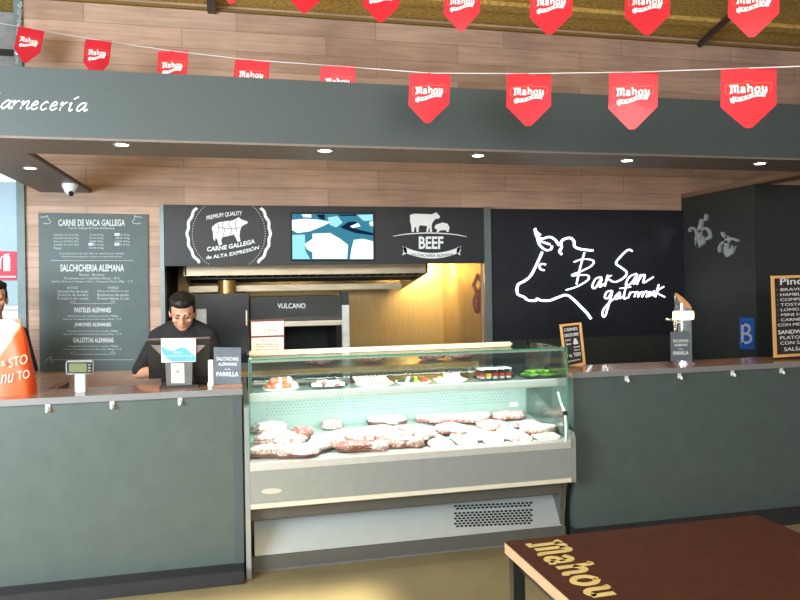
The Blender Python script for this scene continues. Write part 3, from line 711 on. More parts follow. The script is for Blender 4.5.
# ledge along the plank wall, behind the staff
zb_ = zY(100, 376, YW-.35)
tag(G().box(xe+.4, XO0, YW-.35, YW-.001, zb_-.04, zb_).obj('wall_shelf', 'worktop', base=True), 'brown wooden shelf along the plank wall below the menu board', 'shelf')

# ------------------------------------------------------------------ display case
YB = 3.97; YG = 4.0; YBK = 4.72
cx0 = xY(250.3, YB, 480); cx1 = xY(571, YB, 470)
zb1 = zY(252, 463, YB); zb0 = zY(252, 510, YB)
ztop = zY(250, 360.5, YG)
t = case = thing('display_case', 'long refrigerated glass display case filled with meat between the two counters', 'display case', ((cx0+cx1)/2, 4.3, 0))
g = G().prism([(cx0, YB, zb0+.03), (cx0, YB, zb1-.045), (cx0, YB+.006, zb1-.04), (cx0, YG+.06, zb1-.04), (cx0, YG+.06, zb0+.03)], (cx1-cx0, 0, 0))
bump = g.obj('bumper_panel', 'casegrey', t)
g = G(); g.prism([(cx0, YB-.008, zb1-.045), (cx0, YB-.006, zb1-.006), (cx0, YB+.006, zb1), (cx0, YG+.06, zb1), (cx0, YG+.06, zb1-.045)], (cx1-cx0, 0, 0)); g.obj('top_profile', 'alu', t)
g = G(); g.prism([(cx0, YB-.006, zb0+.03), (cx0, YB-.006, zb0+.006), (cx0, YB+.004, zb0), (cx0, YG+.06, zb0), (cx0, YG+.06, zb0+.03)], (cx1-cx0, 0, 0)); g.obj('bottom_profile', 'cream', t)
g = G().box(cx0, cx1, YG+.06, YG+.10, zb0-.02, zb1-.03); g.box(cx0, cx1, YG+.1, YBK, zb0-.1, zb0+.05); g.box(cx0+.03, cx1-.03, YG+.22, YBK, .0, zb0-.1)
g.obj('body', 'casedark', t)  # dark grey also stands in for the shade in the recess below the bumper
# lower panel slanted
za = zY(252, 521, YG+.22); zc = zY(252, 556.5, YG+.11)
xr = xY(561, YG+.12, 500)
g = G().prism([(cx0+.02, YG+.22, za), (cx0+.02, YG+.11, zc), (cx0+.02, YG+.22, zc)], (xr-cx0-.02, 0, 0)); low = g.obj('lower_panel', 'caselow', t)
G().box(cx0-.03, xr+.02, YG+.10, YG+.22, .012, zc, .002).obj('kick_panel', 'casedark', t)
G().box(cx0-.03, xr+.02, YG+.11, YG+.22, 0, .012).obj('floor_seal', mat('seal_grey', srgb(110, 112, 120), .5), t)
# vents on slanted panel
def slant(x, y, off=0):
    # intersect pixel ray with slanted plane
    d = ray(x, y); n = V((0, za-zc, -.11)).normalized(); n = n if n.y < 0 else -n
    o = V((0, YG+.22, za)); tt = (o-V((0, 0, EYE))).dot(n)/d.dot(n)
    return V((0, 0, EYE))+d*tt+n*off
g = G()
for r in range(6):
    yy = 511.8 + r*2.6
    for k in range(19):
        x = 455.5 + k*4.2 + (r % 2)*2.1; y = yy - (x-455)*.045 + 1.6
        if x > 533: continue
        g.poly(slant, [(x-1.85, y), (x-.9, y-1.05), (x+.9, y-1.05), (x+1.85, y), (x+.9, y+1.05), (x-.9, y+1.05)], .0, .001)
for r in range(2):
    yy = 504.6 + r*2.6
    for k in range(19):
        x = 455.5 + k*4.2 + (r % 2)*2.1; y = yy - (x-455)*.045 + 1.6
        if x > 533: continue
        g.poly(slant, [(x-1.85, y), (x-.9, y-1.05), (x+.9, y-1.05), (x+1.85, y), (x+.9, y+1.05), (x-.9, y+1.05)], .0, .001)
v_ = g.obj('vent_grille', 'matblack', t)
# maker badge and screw cap
pb = onY(YB)
g = G(); g.poly(pb, [(271.5+10.5*math.cos(a*PI/8), 491+2.8*math.sin(a*PI/8) - .05*10*math.cos(a*PI/8)) for a in range(16)], 0, .002); g.obj('maker_badge', 'alu', t)
# end panels
g = G(); prof = [(YB+.002, zb0+.0), (YB+.0, zb1+.01), (YB+.02, zb1+.045), (YB+.09, zb1+.05), (YBK, zb1+.25), (YBK, .02), (YG+.16, .02), (YG+.13, .2), (YG+.10, zb0-.02)]
L_ = [V((cx1, y, z)) for y, z in prof]; g.prism(L_, (.035, 0, 0)); g.obj('end_panel', 'casegrey', t)
g = G(); L_ = [V((cx0-.028, y, z)) for y, z in [(YG+.02, .0), (YG+.02, zb1+.3), (YBK, zb1+.3), (YBK, 0)]]; g.prism(L_, (.027, 0, 0)); g.obj('end_panel', 'casegrey', t)
# curved bracket under bumper at right
g = G(); g.prism([V((xr-.01, y, z)) for y, z in [(YG+.05, zb0), (YG+.10, zb0-.12), (YG+.12, .2), (YG+.11, .03), (YG+.26, .03), (YG+.3, zb0)]], (.03, 0, 0)); g.obj('side_bracket', 'casedark', t)
# lining: deck, back, shelf
dz0 = zb1-.015; dz1 = zY(300, 427, YBK-.08)
g = G().prism([(cx0, YG+.03, dz0), (cx0, YBK-.08, dz1), (cx0, YBK-.08, dz1-.03), (cx0, YG+.03, dz0-.03)], (cx1-cx0, 0, 0)); deck = g.obj('deck', 'white_in', t)
zsh = zY(252, 394, YG+.15)
xbk = xY(551, YBK-.08, 410)
g = G().box(cx0, cx1, YBK-.08, YBK-.05, dz1-.03, zsh-.04); g.obj('back_lining', 'white_in', t)
g = G()
for r in range(5):
    for k in range(70):
        x = cx0+.12+k*.024 + (r % 2)*.012; z = dz1+.09+r*.02
        g.box(x-.005, x+.005, YBK-.082, YBK-.08, z-.004, z+.004)
o = g.obj('perforation', mat('hole_grey', srgb(130, 160, 158), .6), t); o['kind'] = 'stuff'
shx1 = xY(566, YG+.15, 386)
G().box(cx0+.005, shx1, YG+.15, YBK-.06, zsh-.008, zsh).obj('glass_shelf', 'glass', t)
G().box(cx0+.005, shx1, YG+.14, YG+.17, zsh-.045, zsh+.002, .003).obj('shelf_rail', 'alu', t)
G().box(cx0+.03, shx1-.03, YG+.175, YG+.2, zsh-.035, zsh-.015).obj('led_strip', 'caseled', t)
# glazing
th = .006
gx0 = cx0+.001; gx1 = cx1-.001
G().box(gx0, gx1, YG, YG+th, zb1, ztop).obj('front_glass', 'glass', t)
zrl = 1.650-(355.5-284)*4.55/700
G().prism([(gx0, YG, ztop), (gx0, YBK-.09, zrl-.004), (gx0, YBK-.09, zrl+.002), (gx0, YG, ztop+th)], (gx1-gx0, 0, 0)).obj('top_glass', 'glass', t)
G().box(gx0, gx0+th, YG+th, YBK-.08, zb1, ztop).obj('side_glass', 'glass', t)
G().box(gx1-th, gx1, YG+th, YBK-.08, zb1, ztop).obj('side_glass', 'glass', t)
e = .0035
g = G().box(gx0-.003, gx0, YG-.002, YG+th+.002, zb1, ztop+th).box(gx1, gx1+.003, YG-.002, YG+th+.002, zb1, ztop+th)
g.box(gx0, gx1, YG-.003, YG-.0005, ztop-.001, ztop+th)
g.obj('glass_edge', 'glassedge', t)
G().box(gx0, gx1-.1, YBK-.09, YBK-.05, zrl+.003, zrl+.036, .012).obj('back_rail', 'railcream', t, smooth='auto')
G().box(gx0+.01, gx1-.01, YG+.02, YG+.045, ztop-.016, ztop-.003, .002).obj('light_profile', 'alu', t)
for a_ in (cx0+.012, shx1-.02):
    G().box(a_-.008, a_+.008, YG+.15, YG+.17, zsh, ztop-.003, .002).obj('shelf_post', 'chrome', t)
G().box(gx0+.01, xbk, YBK-.07, YBK-.06, zsh, zrl-.005).obj('sliding_door', 'glass', t)
# tag on lining and hose
pbk = onY(YBK-.08)
g = G(); g.poly(pbk, [(509.5, 402.5), (517.5, 402.3), (517.5, 406.6), (509.5, 406.8)], .002, .002); lt = g.obj('rating_label', 'paper', t)
g = G(); text_on(g, pbk, '0000', 511, 403.6, 516, 405.4, off=.004, th=.0005, bold=0); 
g.b.free()
hp = [PX(x, y, cx1-.03) for x, y in ((558, 392), (561, 403), (565, 413), (566, 425), (566, 445))]
G().tube(hp, .008).obj('drain_hose', 'hose', t, smooth=True)
G().cyl(hp[2]+V((0, 0, -.012)), hp[2]+V((0, 0, .012)), .013).obj('hose_clip', 'matblack', t)

# case light
def area(name, loc, tgt, sx, sy, e, col=(1, 1, 1), spread=None):
    l = bpy.data.lights.new(name, 'AREA'); l.shape = 'RECTANGLE'; l.size = sx; l.size_y = sy; l.energy = e; l.color = col
    if spread: l.spread = spread
    o = bpy.data.objects.new(name, l); COL.objects.link(o); o.location = V(loc)
    o.rotation_euler = (V(tgt)-V(loc)).to_track_quat('-Z', 'Y').to_euler(); return o
cxm = (cx0+cx1)/2
area('case_light_upper', (cxm, YG+.06, ztop-.03), (cxm, YG+.35, zsh-.2), cx1-cx0-.1, .03, 7.5, (.9, 1, .98))
area('case_light_lower', (cxm, YG+.24, zsh-.05), (cxm, YG+.34, dz0), cx1-cx0-.1, .04, 9, (.88, 1, .98))

# ---- dishes on the shelf
rnd = random.Random(3)
def dish(px, py, w, label, material, Y=YG+.27):
    p = V((xY(px, Y, py), Y, zsh))
    g = G(); t = bmesh.new(); n = 28
    prof = [(0, .004), (.75, .004), (1.0, .016), (1.0, .012), (.78, 0), (0, 0)]
    rings = []
    for r, z in prof:
        rings.append([t.verts.new((r*w/2*math.copysign(abs(math.cos(2*PI*i/n))**.7, math.cos(2*PI*i/n)), r*.085*math.copysign(abs(math.sin(2*PI*i/n))**.7, math.sin(2*PI*i/n)), z)) for i in range(n)])
    for a, b in zip(rings, rings[1:]):
        for i in range(n):
            t.faces.new((a[i], a[(i+1) % n], b[(i+1) % n], b[i]))
    g.add(t, Matrix.Translation(p))
    bmesh.ops.remove_doubles(g.b, verts=g.b.verts, dist=1e-5)
    o = g.obj('serving_dish', material, smooth='auto'); tag(o, label, 'dish', 'dishes on the glass shelf'); return p
def food(p, w, n, name, label, cat, group, materials, r, rows=3, layers=1):
    i = 0
    for l in range(layers):
        for k in range(n if l == 0 else n//2):
            u = ((k % (n//rows))+.5)/(n//rows)-.5; v = (k//(n//rows))-(rows-1)/2
            ww = w*.78 if l == 0 else w*.5
            c = V((p.x+u*ww+rnd.uniform(-.006, .006), p.y+v*.038+rnd.uniform(-.005, .005), p.z+.004+r[2]*.9+l*r[2]*1.5))
            g = G(); lump(g, (0, 0, 0), r, i*7+len(label), .1, 2)
            for q in g.b.verts: q.co += c
            o = g.obj(name, materials[i % len(materials)], smooth=True); tag(o, label, cat, group); i += 1
p = dish(281, 388, .22, 'shallow white dish of browned meatballs at the left end of the glass shelf', 'dish')
food(p, .22, 12, 'meatball', 'browned meatball piled on the leftmost shelf dish', 'meatball', 'meatballs on the leftmost dish', ['ball', 'ball', 'fat'], (.024, .023, .022), 2, 2)
p = dish(328, 387, .24, 'shallow dark dish of white and pink pieces, second from left on the shelf', 'darkdish')
food(p, .26, 18, 'meat_bite', 'small white and pink bite piled on the second dish from left', 'meat bite', 'bites on the second dish', ['fat', 'paper', 'beef', 'fat', 'beefred'], (.017, .017, .013), 3, 2)
p = dish(374, 386, .24, 'shallow white dish of pale skewered rolls, third from left on the shelf', 'dish')
for k in range(8):
    x = p.x-.095+k*.026
    o = thing('skewered_roll', 'pale rolled skewer leaning in the third dish from left', 'skewer', (x, p.y, p.z+.004), 'skewered rolls on the third dish')
    G().cap((x, p.y-.04, p.z+.018), (x-.02, p.y+.04, p.z+.045), .012, .011, 10).obj('roll', 'paper', o, smooth=True)
    G().cap((x+.002, p.y-.052, p.z+.014), (x+.002, p.y-.045, p.z+.016), .009, .009, 8).obj('tip', 'ball', o, smooth=True)
p = dish(413, 383.5, .22, 'white dish of dark leafy pieces with white and yellow topping, middle of the shelf', 'dish')
food(p, .22, 12, 'leafy_bite', 'dark leafy piece on the middle shelf dish', 'canape', 'leafy bites on the middle dish', ['dgreen', 'paper', 'dgreen', 'yellow', 'dgreen', 'tomato'], (.026, .018, .012), 2, 2)
p = dish(450, 383, .21, 'white dish of pale yellow bites, third from right on the shelf', 'dish')
food(p, .18, 12, 'pastry_bite', 'pale yellow bite piled on the third dish from right', 'pastry', 'pale bites on the third dish from right', ['potato', 'potato', 'paper'], (.018, .017, .015), 2, 2)
p = dish(494, 380, .27, 'dark dish holding clear tubs, second from right on the shelf', 'darkdish')
proto = None
for r_ in range(2):
    for k in range(5):
        c = V((p.x-.09+k*.045, p.y-.025+r_*.05, p.z+.005))
        o = thing('clear_tub', 'small clear tub with red and yellow filling on the dark dish', 'tub', c, 'clear tubs on the dark dish')
        G().lathe(c, [(0, 0), (.018, 0), (.021, .06), (.0225, .06), (.0225, .064), (.0205, .064), (.0195, .062), (.0165, .003), (0, .003)], 16).obj('cup', 'glass', o, smooth=True)
        G().cyl(c+V((0, 0, .004)), c+V((0, 0, .018)), .0165, .0175).obj('base_layer', 'paper', o)
        G().cyl(c+V((0, 0, .0185)), c+V((0, 0, .036)), .0176, .0185).obj('filling', 'yellow' if k == 1 else 'tomato', o)
        G().cyl(c+V((0, 0, .0642)), c+V((0, 0, .069)), .0225, .0215).obj('lid', 'dish', o)
p = dish(538, 378.5, .26, 'dark dish heaped with small green peppers at the right end of the shelf', 'darkdish')
for k in range(34):
    l = k//18; a = rnd.uniform(0, PI); kk = k % 18
    c = V((p.x+((kk % 9)-4)*.022*(1-.3*l)+rnd.uniform(-.005, .005), p.y+(kk//9-.5)*.05*(1-.3*l), p.z+.018+l*.02+rnd.uniform(0, .004)))
    d = V((math.cos(a), math.sin(a), rnd.uniform(-.15, .25)))*.02
    g = G().cap(c-d, c+d, .010, .006, 10)
    tag(g.obj('green_pepper', 'green' if k % 4 else 'dgreen', smooth=True), 'small green pepper heaped on the rightmost dark dish', 'pepper', 'green peppers on the rightmost dish')
# wooden tongs resting
o = G().obox(V((xY(546, YG+.45, 366), YG+.45, zsh+.10)), .006, .006, .09, Matrix.Rotation(.25, 3, 'Y')); o.obox(V((xY(549, YG+.45, 366), YG+.45, zsh+.10)), .006, .006, .09, Matrix.Rotation(.18, 3, 'Y'))
tag(o.obj('serving_tongs', 'chrome'), 'steel serving tongs standing behind the green peppers', 'tongs')

# ---- cuts of meat on the deck
def deckz(y): return dz0+(dz1-dz0)*(y-(YG+.03))/(YBK-.08-YG-.03)
def cut(px, py, w, d, h, mt, seed, label, rib=False, name='meat_cut', sliced=False):
    # find Y for this pixel on the deck
    lo, hi = YG+.05, YBK-.1
    for _ in range(30):
        mid = (lo+hi)/2
        if PY(px, py, mid).z > deckz(mid): lo = mid
        else: hi = mid
    Y = min(max(lo, YG+.02+d+.02), YBK-.1-d); x = PY(px, py, Y).x
    x = min(max(x, cx0+w+.02), cx1-w-.02)
    base = V((x, Y, deckz(Y-d)+.0))
    o = thing(name, label, 'meat', base, 'cuts of meat on the case deck')
    if sliced:
        rr = random.Random(seed)
        for k in range(5):
            yy = d*(.8-k*.42); c_ = base+V((rr.uniform(-.006, .006), yy, .02+h*.5-k*.0015))
            tilt_ = Matrix.Rotation(math.radians(38), 3, 'X')
            g = G(); g.ball((0, 0, 0), (w*.95, d*.42, .007), 20, tilt_)
            for v in g.b.verts: v.co += c_
            sl = g.obj('slice', mt, o, smooth=True)
            g = G(); g.ball((0, 0, 0), (w*1.0, d*.46, .006), 20, tilt_)
            for v in g.b.verts: v.co += c_+V((0, -.008, -.009))
            g.obj('rind', 'darkrind', sl, smooth=True)
        return o
    g = G(); lump(g, base+V((0, 0, h*1.15+.012)), (w*1.02, d*1.08, h*.8), seed, .33, 3, .5); g.obj('flesh', mt, o, smooth=True)
    g = G(); lump(g, base+V((.002, .002, h*.72+.008)), (w*1.06, d*1.13, h*.55), seed, .33, 3, .5); g.obj('rind', ('crust' if rib else ('beefred', 'darkrind', 'beef', 'beefred')[seed % 4]), o, smooth=True)
    g = G(); rr = random.Random(seed)
    for k in range(3):
        a = rr.uniform(-.5, .5)*w; b = rr.uniform(-.5, .3)*d; q = base+V((a, b, h*2+.0))
        g.ball(q, (w*rr.uniform(.1, .22), d*.06, .006), 10, Matrix.Rotation(rr.uniform(-.6, .6), 3, 'Z'))
    g.obj('marbling', 'fat', o, smooth=True)
    return o
rows = [
 # front row
 (270, 461, .14, .10, .028, 'beef', 'large pale steak at the left end of the front row'),
 (312, 460, .15, .09, .024, 'fat', 'flat pale cut beside the leftmost steak in the front row'),
 (352, 456, .12, .08, .026, 'beefred', 'red cut with dark rind, third in the front row'),
 (380, 456, .08, .07, .022, 'fat', 'small pale cut, fourth in the front row'),
 (404, 454, .09, .08, .03, 'beef', 'marbled pink cut, fifth in the front row'),
 (437, 452, .07, .09, .022, 'fat', 'pale striped sausage bundle, sixth in the front row'),
 (463, 451, .07, .09, .022, 'beef', 'pale pink cut, seventh in the front row'),
 (490, 449, .07, .09, .024, 'fat', 'pale cut with dark edge, eighth in the front row'),
 (517, 448, .08, .08, .024, 'beef', 'orange pink cut near the right end of the front row'),
 (546, 445, .09, .07, .02, 'fat', 'thin pale cut at the right end of the front row'),
 # second row
 (274, 441, .12, .09, .03, 'beef', 'pink cut behind the large leftmost steak'),
 (303, 438, .07, .06, .032, 'beefred', 'small block with brown face behind the flat pale cut'),
 (345, 440, .12, .09, .03, 'fat', 'pale slab behind the red cut with dark rind'),
 (374, 437, .11, .09, .032, 'beef', 'ribbed pink cut with orange rind near the case middle'),
 (412, 437, .12, .09, .034, 'beef', 'marbled rib piece behind the middle of the front row'),
 (452, 434, .11, .09, .03, 'fat', 'pale fatty cut in the second row right of the middle'),
 (492, 431, .11, .09, .03, 'fat', 'whitish cut in the second row, third from its right end'),
 (527, 430, .10, .08, .028, 'beef', 'pinkish cut in the second row near the right end'),
 # back row
 (332, 427, .07, .06, .03, 'beef', 'small pink piece alone at the back of the deck, left'),
 (440, 423, .12, .06, .03, 'fat', 'white fatty piece at the back of the deck, middle'),
 (508, 420, .12, .06, .03, 'beef', 'pale pink piece at the back of the deck, right')]
rows += [
 (290, 448, .09, .08, .034, 'beef', 'ribbed pink cut between the two large cuts at the left end'),
 (328, 447, .09, .08, .036, 'fat', 'pale folded slice between the flat pale cut and the red cut'),
 (362, 445, .08, .08, .038, 'beef', 'small marbled cut left of the case middle, second row'),
 (391, 443, .09, .08, .038, 'beef', 'marbled cut just left of the rib piece, second row'),
 (425, 441, .08, .08, .034, 'fat', 'pale folded cut behind the striped sausage bundle'),
 (475, 438, .09, .08, .034, 'beef', 'pink and white slice behind the seventh front cut'),
 (508, 437, .09, .08, .034, 'fat', 'pale slice behind the orange pink cut'),
 (537, 434, .09, .08, .03, 'fat', 'pale slice behind the cut at the right end of the front row'),
 (388, 426, .11, .07, .036, 'fat', 'white fatty slab at the back of the deck, left of the middle'),
 (270, 431, .11, .07, .036, 'fat', 'white slab at the back left corner of the deck'),
 (475, 423, .11, .06, .036, 'fat', 'white slab at the back of the deck, right of the middle')]
for i, (px, py, w, d, h, mt, lb) in enumerate(rows):
    cut(px, py, w, d, h, mt, 100+i*13, lb, rib=(i in (0, 2, 11, 13)), sliced=(i in (5, 6, 7, 8, 9, 26, 27)))

# ------------------------------------------------------------------ things on top of the case and counters
# two notices standing on case back rail
ny = YBK-.07
pn = onY(ny); zr = zrl+.036
t = thing('notice_card', 'pair of cream printed notices standing on the left end of the case', 'notice', V((xY(267, ny, 350), ny, zr)))
zb_n = zr
G().box(xY(250.7, ny, 340), xY(284.5, ny, 340), ny-.0, ny+.006, zr, zY(267, 319.5, ny)).obj('backing', mat('maroon_card', srgb(110, 50, 44), .6), t)
g = G().poly(pn, [(251.5, 322), (283.5, 321), (283.5, 335), (251.5, 336)], 0, .002); g.poly(pn, [(251.5, 338), (283.5, 336.8), (283.5, 350), (251.5, 351)], 0, .002); g.obj('sheet', 'pinkpaper', t)
g = G()
text_on(g, pn, 'Carnes', 264, 328, 278, 331.5, off=.002, th=.001, bold=0, shear=.3)
text_on(g, pn, 'Aceptamos pago', 259, 339.5, 277, 341.5, off=.002, th=.001, bold=0)
for k, s_ in enumerate(('Bono de tickets de', 'comida: El importe', 'en la casa a mesa')): text_on(g, pn, s_, 256, 343+k*2.7, 278, 345+k*2.7, off=.002, th=.001, bold=0)
g.obj('print', 'inktext', t)

# framed chalkboard, helper
def chalkboard(corners, Yb, label, cat, lines, fr=.02, framed=True, board='board', stand=True, lean=.0, name='chalkboard', textmat='chalkwhite'):
    """corners: px of bottom-left, bottom-right, top-right, top-left on plane Yb"""
    pl_ = onY(Yb); bl, br, tr, tl = [V((x, y, 0)) for x, y in corners]
    c = (pl_(bl.x, bl.y)+pl_(br.x, br.y))/2; c.z = min(pl_(bl.x, bl.y).z, pl_(br.x, br.y).z)
    t = thing(name, label, cat, c)
    def bi(u, v): q = (bl*(1-u)+br*u)*(1-v)+(tl*(1-u)+tr*u)*v; return q.x, q.y
    pq = lambda u, v, off=0.0: pl_(*bi(u, v), off) 
    W_ = (tr-tl).length; H_ = (tl-bl).length
    fu = fr/W_; fv = fr/H_
    G().poly(lambda u, v, o=0: pq(u, v, o), [(0, 0), (1, 0), (1, 1), (0, 1)], -.008, .008).obj('board', board, t)
    if framed:
        g = G()
        for q in ([(0, 0), (1, 0), (1, fv), (0, fv)], [(0, 1-fv), (1, 1-fv), (1, 1), (0, 1)], [(0, fv), (fu, fv), (fu, 1-fv), (0, 1-fv)], [(1-fu, fv), (1, fv), (1, 1-fv), (1-fu, 1-fv)]): g.poly(pq, q, -.008, .02)
        g.obj('frame', 'frame', t)
    for s_, u0_, v0_, u1_, v1_, bo in lines:   # v measured from the top
        g = G(); text_on(g, lambda x, y, o=0: pq(x, 1-y, o), s_, u0_, v0_, u1_, v1_, off=.0005, th=.001, bold=bo)
        g.obj('chalk_writing', textmat, t)
    return t
# on case right end
zz = ztop+th
chalkboard([(564.6, 368.5), (585, 364), (580.5, 322.3), (559.3, 324.6)], YG+.42, 'wood framed chalkboard leaning at the right end of the display case', 'chalkboard',
  [('CARNES', .18, .10, .82, .17, .01), ('CORTE DE CARNE', .16, .23, .84, .30, .01), ('para', .2, .36, .45, .41, 0), ('llevar', .2, .44, .45, .49, 0), ('&', .55, .36, .8, .5, .02), ('entrecot', .55, .54, .85, .58, 0), ('chuleton', .55, .61, .85, .65, 0), ('TODO', .5, .69, .85, .78, .01), ('1 kg', .2, .70, .42, .78, 0), ('precios', .22, .84, .8, .89, 0)], fr=2.0)
# block below it so that it rests on the worktop edge
p = V((xY(576, YG+.42, 367), YG+.42, HT))
# small slate sign on left counter
chalkboard([(213.8, 384), (241.2, 384), (241, 347.5), (213.8, 347.3)], YC+.1, 'small grey slate sign with white capitals on the left counter', 'sign',
  [('SALCHICHAS', .1, .26, .9, .36, .01), ('ALEMANAS', .16, .41, .84, .50, .01), ('a la', .4, .56, .6, .62, 0), ('PARRILLA', .1, .67, .9, .79, .015)], framed=False, board='slate', name='slate_sign')
x_ = xY(227.5, YC+.1, 386); zs_ = zY(227, 384, YC+.1)
tag(G().box(x_-.085, x_+.085, YC+.07, YC+.15, HT, zs_+.001, .002).obj('sign_base', 'worktop'), 'small brown wooden foot under the slate sign on the left counter', 'sign base')
x_ = xY(211, YC+.13, 375)
t = thing('menu_holder', 'white upright leaflet holder left of the slate sign', 'leaflet holder', (x_, YC+.13, HT))
G().box(x_-.014, x_+.014, YC+.1, YC+.16, HT+.005, zY(211, 360, YC+.13), .002).obj('leaflet', 'paper', t)
G().box(x_-.018, x_+.016, YC+.09, YC+.17, HT, HT+.03, .003).obj('foot', 'dish', t)
# slate sign right, in front of tap
chalkboard([(671.5, 361), (690.5, 360.5), (690, 331.6), (671, 332)], YC+.1, 'small grey slate sign with white capitals in front of the beer tap', 'sign',
  [('SALCHICHAS', .1, .26, .9, .36, .01), ('ALEMANAS', .16, .41, .84, .50, .01), ('a la', .4, .56, .6, .62, 0), ('PARRILLA', .1, .67, .9, .79, .015)], framed=False, board='slate', name='slate_sign')
# big chalkboard at right
L_ = [('Pinchos', .1, .03, .55, .115, .01)]
for k, s_ in enumerate(('· BRAVIOLI DE TERNERA', '· HAMBURGUESA GALLEGA', '· COMPLETO DE CERDO', '· TOSTA SARDINA', '· LOMO DE CERDO', '· MINI HAMBURGUESA', '· CARNE MECHADA', 'CON MERMELADA')):
    L_.append((s_, .06, .155+k*.062, .06+.04*len(s_), .19+k*.062, .0))
L_ += [('SANDWICHES', .06, .67, .5, .72, .01), ('PLATO Y MEDIO', .08, .745, .6, .785, 0), ('CON SALSA', .08, .81, .45, .85, 0), ('SALSAS CASERAS', .12, .885, .7, .93, 0)]
chalkboard([(773.5, 357.5), (864, 352), (864, 273), (770.5, 276)], YC+.16, 'large wood framed blackboard menu standing at the right end of the right counter', 'blackboard', L_, fr=2.6,)

# POS terminal
ym = YC+.14
x0_ = xY(147, ym, 340); x1_ = xY(209.5, ym, 340); z1_ = zY(178, 337.5, ym)
t = thing('cash_register', 'dark touch screen cash register seen from behind on the left counter', 'cash register', ((x0_+x1_)/2, ym+.03, HT))
xm = (x0_+x1_)/2
g = G(); g.prism([(x0_, ym, z1_), (x1_, ym, z1_), (x1_, ym+.06, HT+.05), (x0_, ym+.06, HT+.05)], (0, .03, 0)); g.obj('screen_housing', 'black', t)
G().box(x0_-.004, x1_+.004, ym-.008, ym+.035, z1_-.012, z1_, .003).obj('top_edge', mat('brown_plastic', srgb(96, 76, 70), .4), t)
g = G(); pm = onY(ym-.001); g.prism([pm(150.5, 345), pm(206, 345), pm(194, 356), pm(162, 356)], (0, .02, 0)); g.obj('reflection_patch', mat('reflection_taupe', srgb(112, 102, 98), .4), t)  # pale V-shaped reflection on the housing back, modelled as a taupe piece
zc_ = zY(178, 372, ym)
g = G(); g.prism([(xm-.07, ym, HT+.015), (xm+.07, ym, HT+.015), (xm+.075, ym, zY(178, 362, ym)), (xm-.075, ym, zY(178, 362, ym))], (0, .1, 0)); g.obj('stand', mat('grey_plastic', srgb(104, 100, 98), .4), t)
G().box(xm-.11, xm+.11, ym-.02, ym+.17, HT, HT+.015, .004).obj('base', 'black', t)
t2 = thing('card_notice', 'white and blue printed card stuck on the back of the cash register', 'notice', (xY(178, ym-.012, 362), ym-.012, zY(178, 362, ym-.012)))
pm = onY(ym-.0085)
G().poly(pm, [(161, 338.5), (195.8, 338.3), (195.8, 361.5), (161.5, 362.5)], 0, .002).obj('card', 'paper', t2)
g = G().poly(pm, [(161.3, 346), (168, 350), (174, 350.5), (181, 347), (186, 348), (195.5, 356.5), (195.5, 361), (172, 361.5), (165, 357), (161.5, 350)], .002, .0008); g.obj('blue_wave', 'bluepaper', t2)
g = G(); text_on(g, pm, 'Atención', 173, 351, 182, 353.2, off=.0028, th=.0006, bold=0); text_on(g, pm, 'este local participa en la red', 165, 355, 192, 357, off=.0028, th=.0006, bold=.0); g.obj('print', 'paper', t2)
g = G()
for k in range(2): g.ribbon(pm, [(170, 344-k*2), (174, 341-k), (179, 344-k*2)], .7, .002, .0006)
g.obj('logo', mat('logo_gold', srgb(214, 190, 110), .5), t2)
t3 = thing('receipt_strip', 'narrow white paper strip with a dark cross below the blue card', 'paper strip', (xY(177, ym-.004, 380), ym-.004, HT+.016))
pm = onY(ym-.002)
zq = [(171, 363.5), (184, 363.5), (184.5, 383), (171.5, 383)]
G().poly(pm, zq, 0, .0015).obj('paper', 'paper', t3)
g = G(); g.ribbon(pm, [(175.5, 369.5), (180, 373.5)], .8, .0015, .0006); g.ribbon(pm, [(180, 369.5), (175.5, 373.5)], .8, .0015, .0006); text_on(g, pm, '7', 176, 364.8, 179, 367, off=.0015, th=.0006); g.obj('print', 'inktext', t3)

# card terminal / printer block to the right of the register
x_ = xY(202, ym+.12, 370)
tag(G().box(x_-.035, x_+.035, ym+.1, ym+.17, HT, HT+.12, .01).obj('receipt_printer', 'matblack', smooth='auto'), 'small black receipt printer behind the right side of the register', 'printer')

# scale display
ys = YC+.13
x0_ = xY(65.5, ys, 367); x1_ = xY(93.5, ys, 367); z0_ = zY(79, 374.3, ys); z1_ = zY(79, 360.5, ys)
xm = (x0_+x1_)/2
t = thing('scale_display', 'grey customer display of a weighing scale with green screen on the left counter', 'scale display', (xm, ys+.03, HT))
G().box(x0_, x1_, ys, ys+.04, z0_, z1_, .006).obj('housing', mat('grey_case', srgb(140, 142, 142), .4), t, smooth='auto')
g = G(); g.poly(onY(ys), [(66.8, 362.2), (92, 362.2), (92, 373), (67, 373)], 0, .002); g.obj('bezel', 'matblack', t)
G().poly(onY(ys), [(69, 363.4), (86.8, 363.4), (86.8, 372), (69, 372)], .002, .001).obj('screen', 'lcd', t)
g = G(); 
for k in range(3): g.poly(onY(ys), [(88, 364+k*3), (90.7, 364+k*3), (90.7, 365.6+k*3), (88, 365.6+k*3)], .002, .001)
g.obj('button', 'lip', t)
G().box(xm-.028, xm+.028, ys+.005, ys+.035, HT, z0_+.002, .004).obj('pole', mat('light_plastic', srgb(186, 192, 198), .4), t)

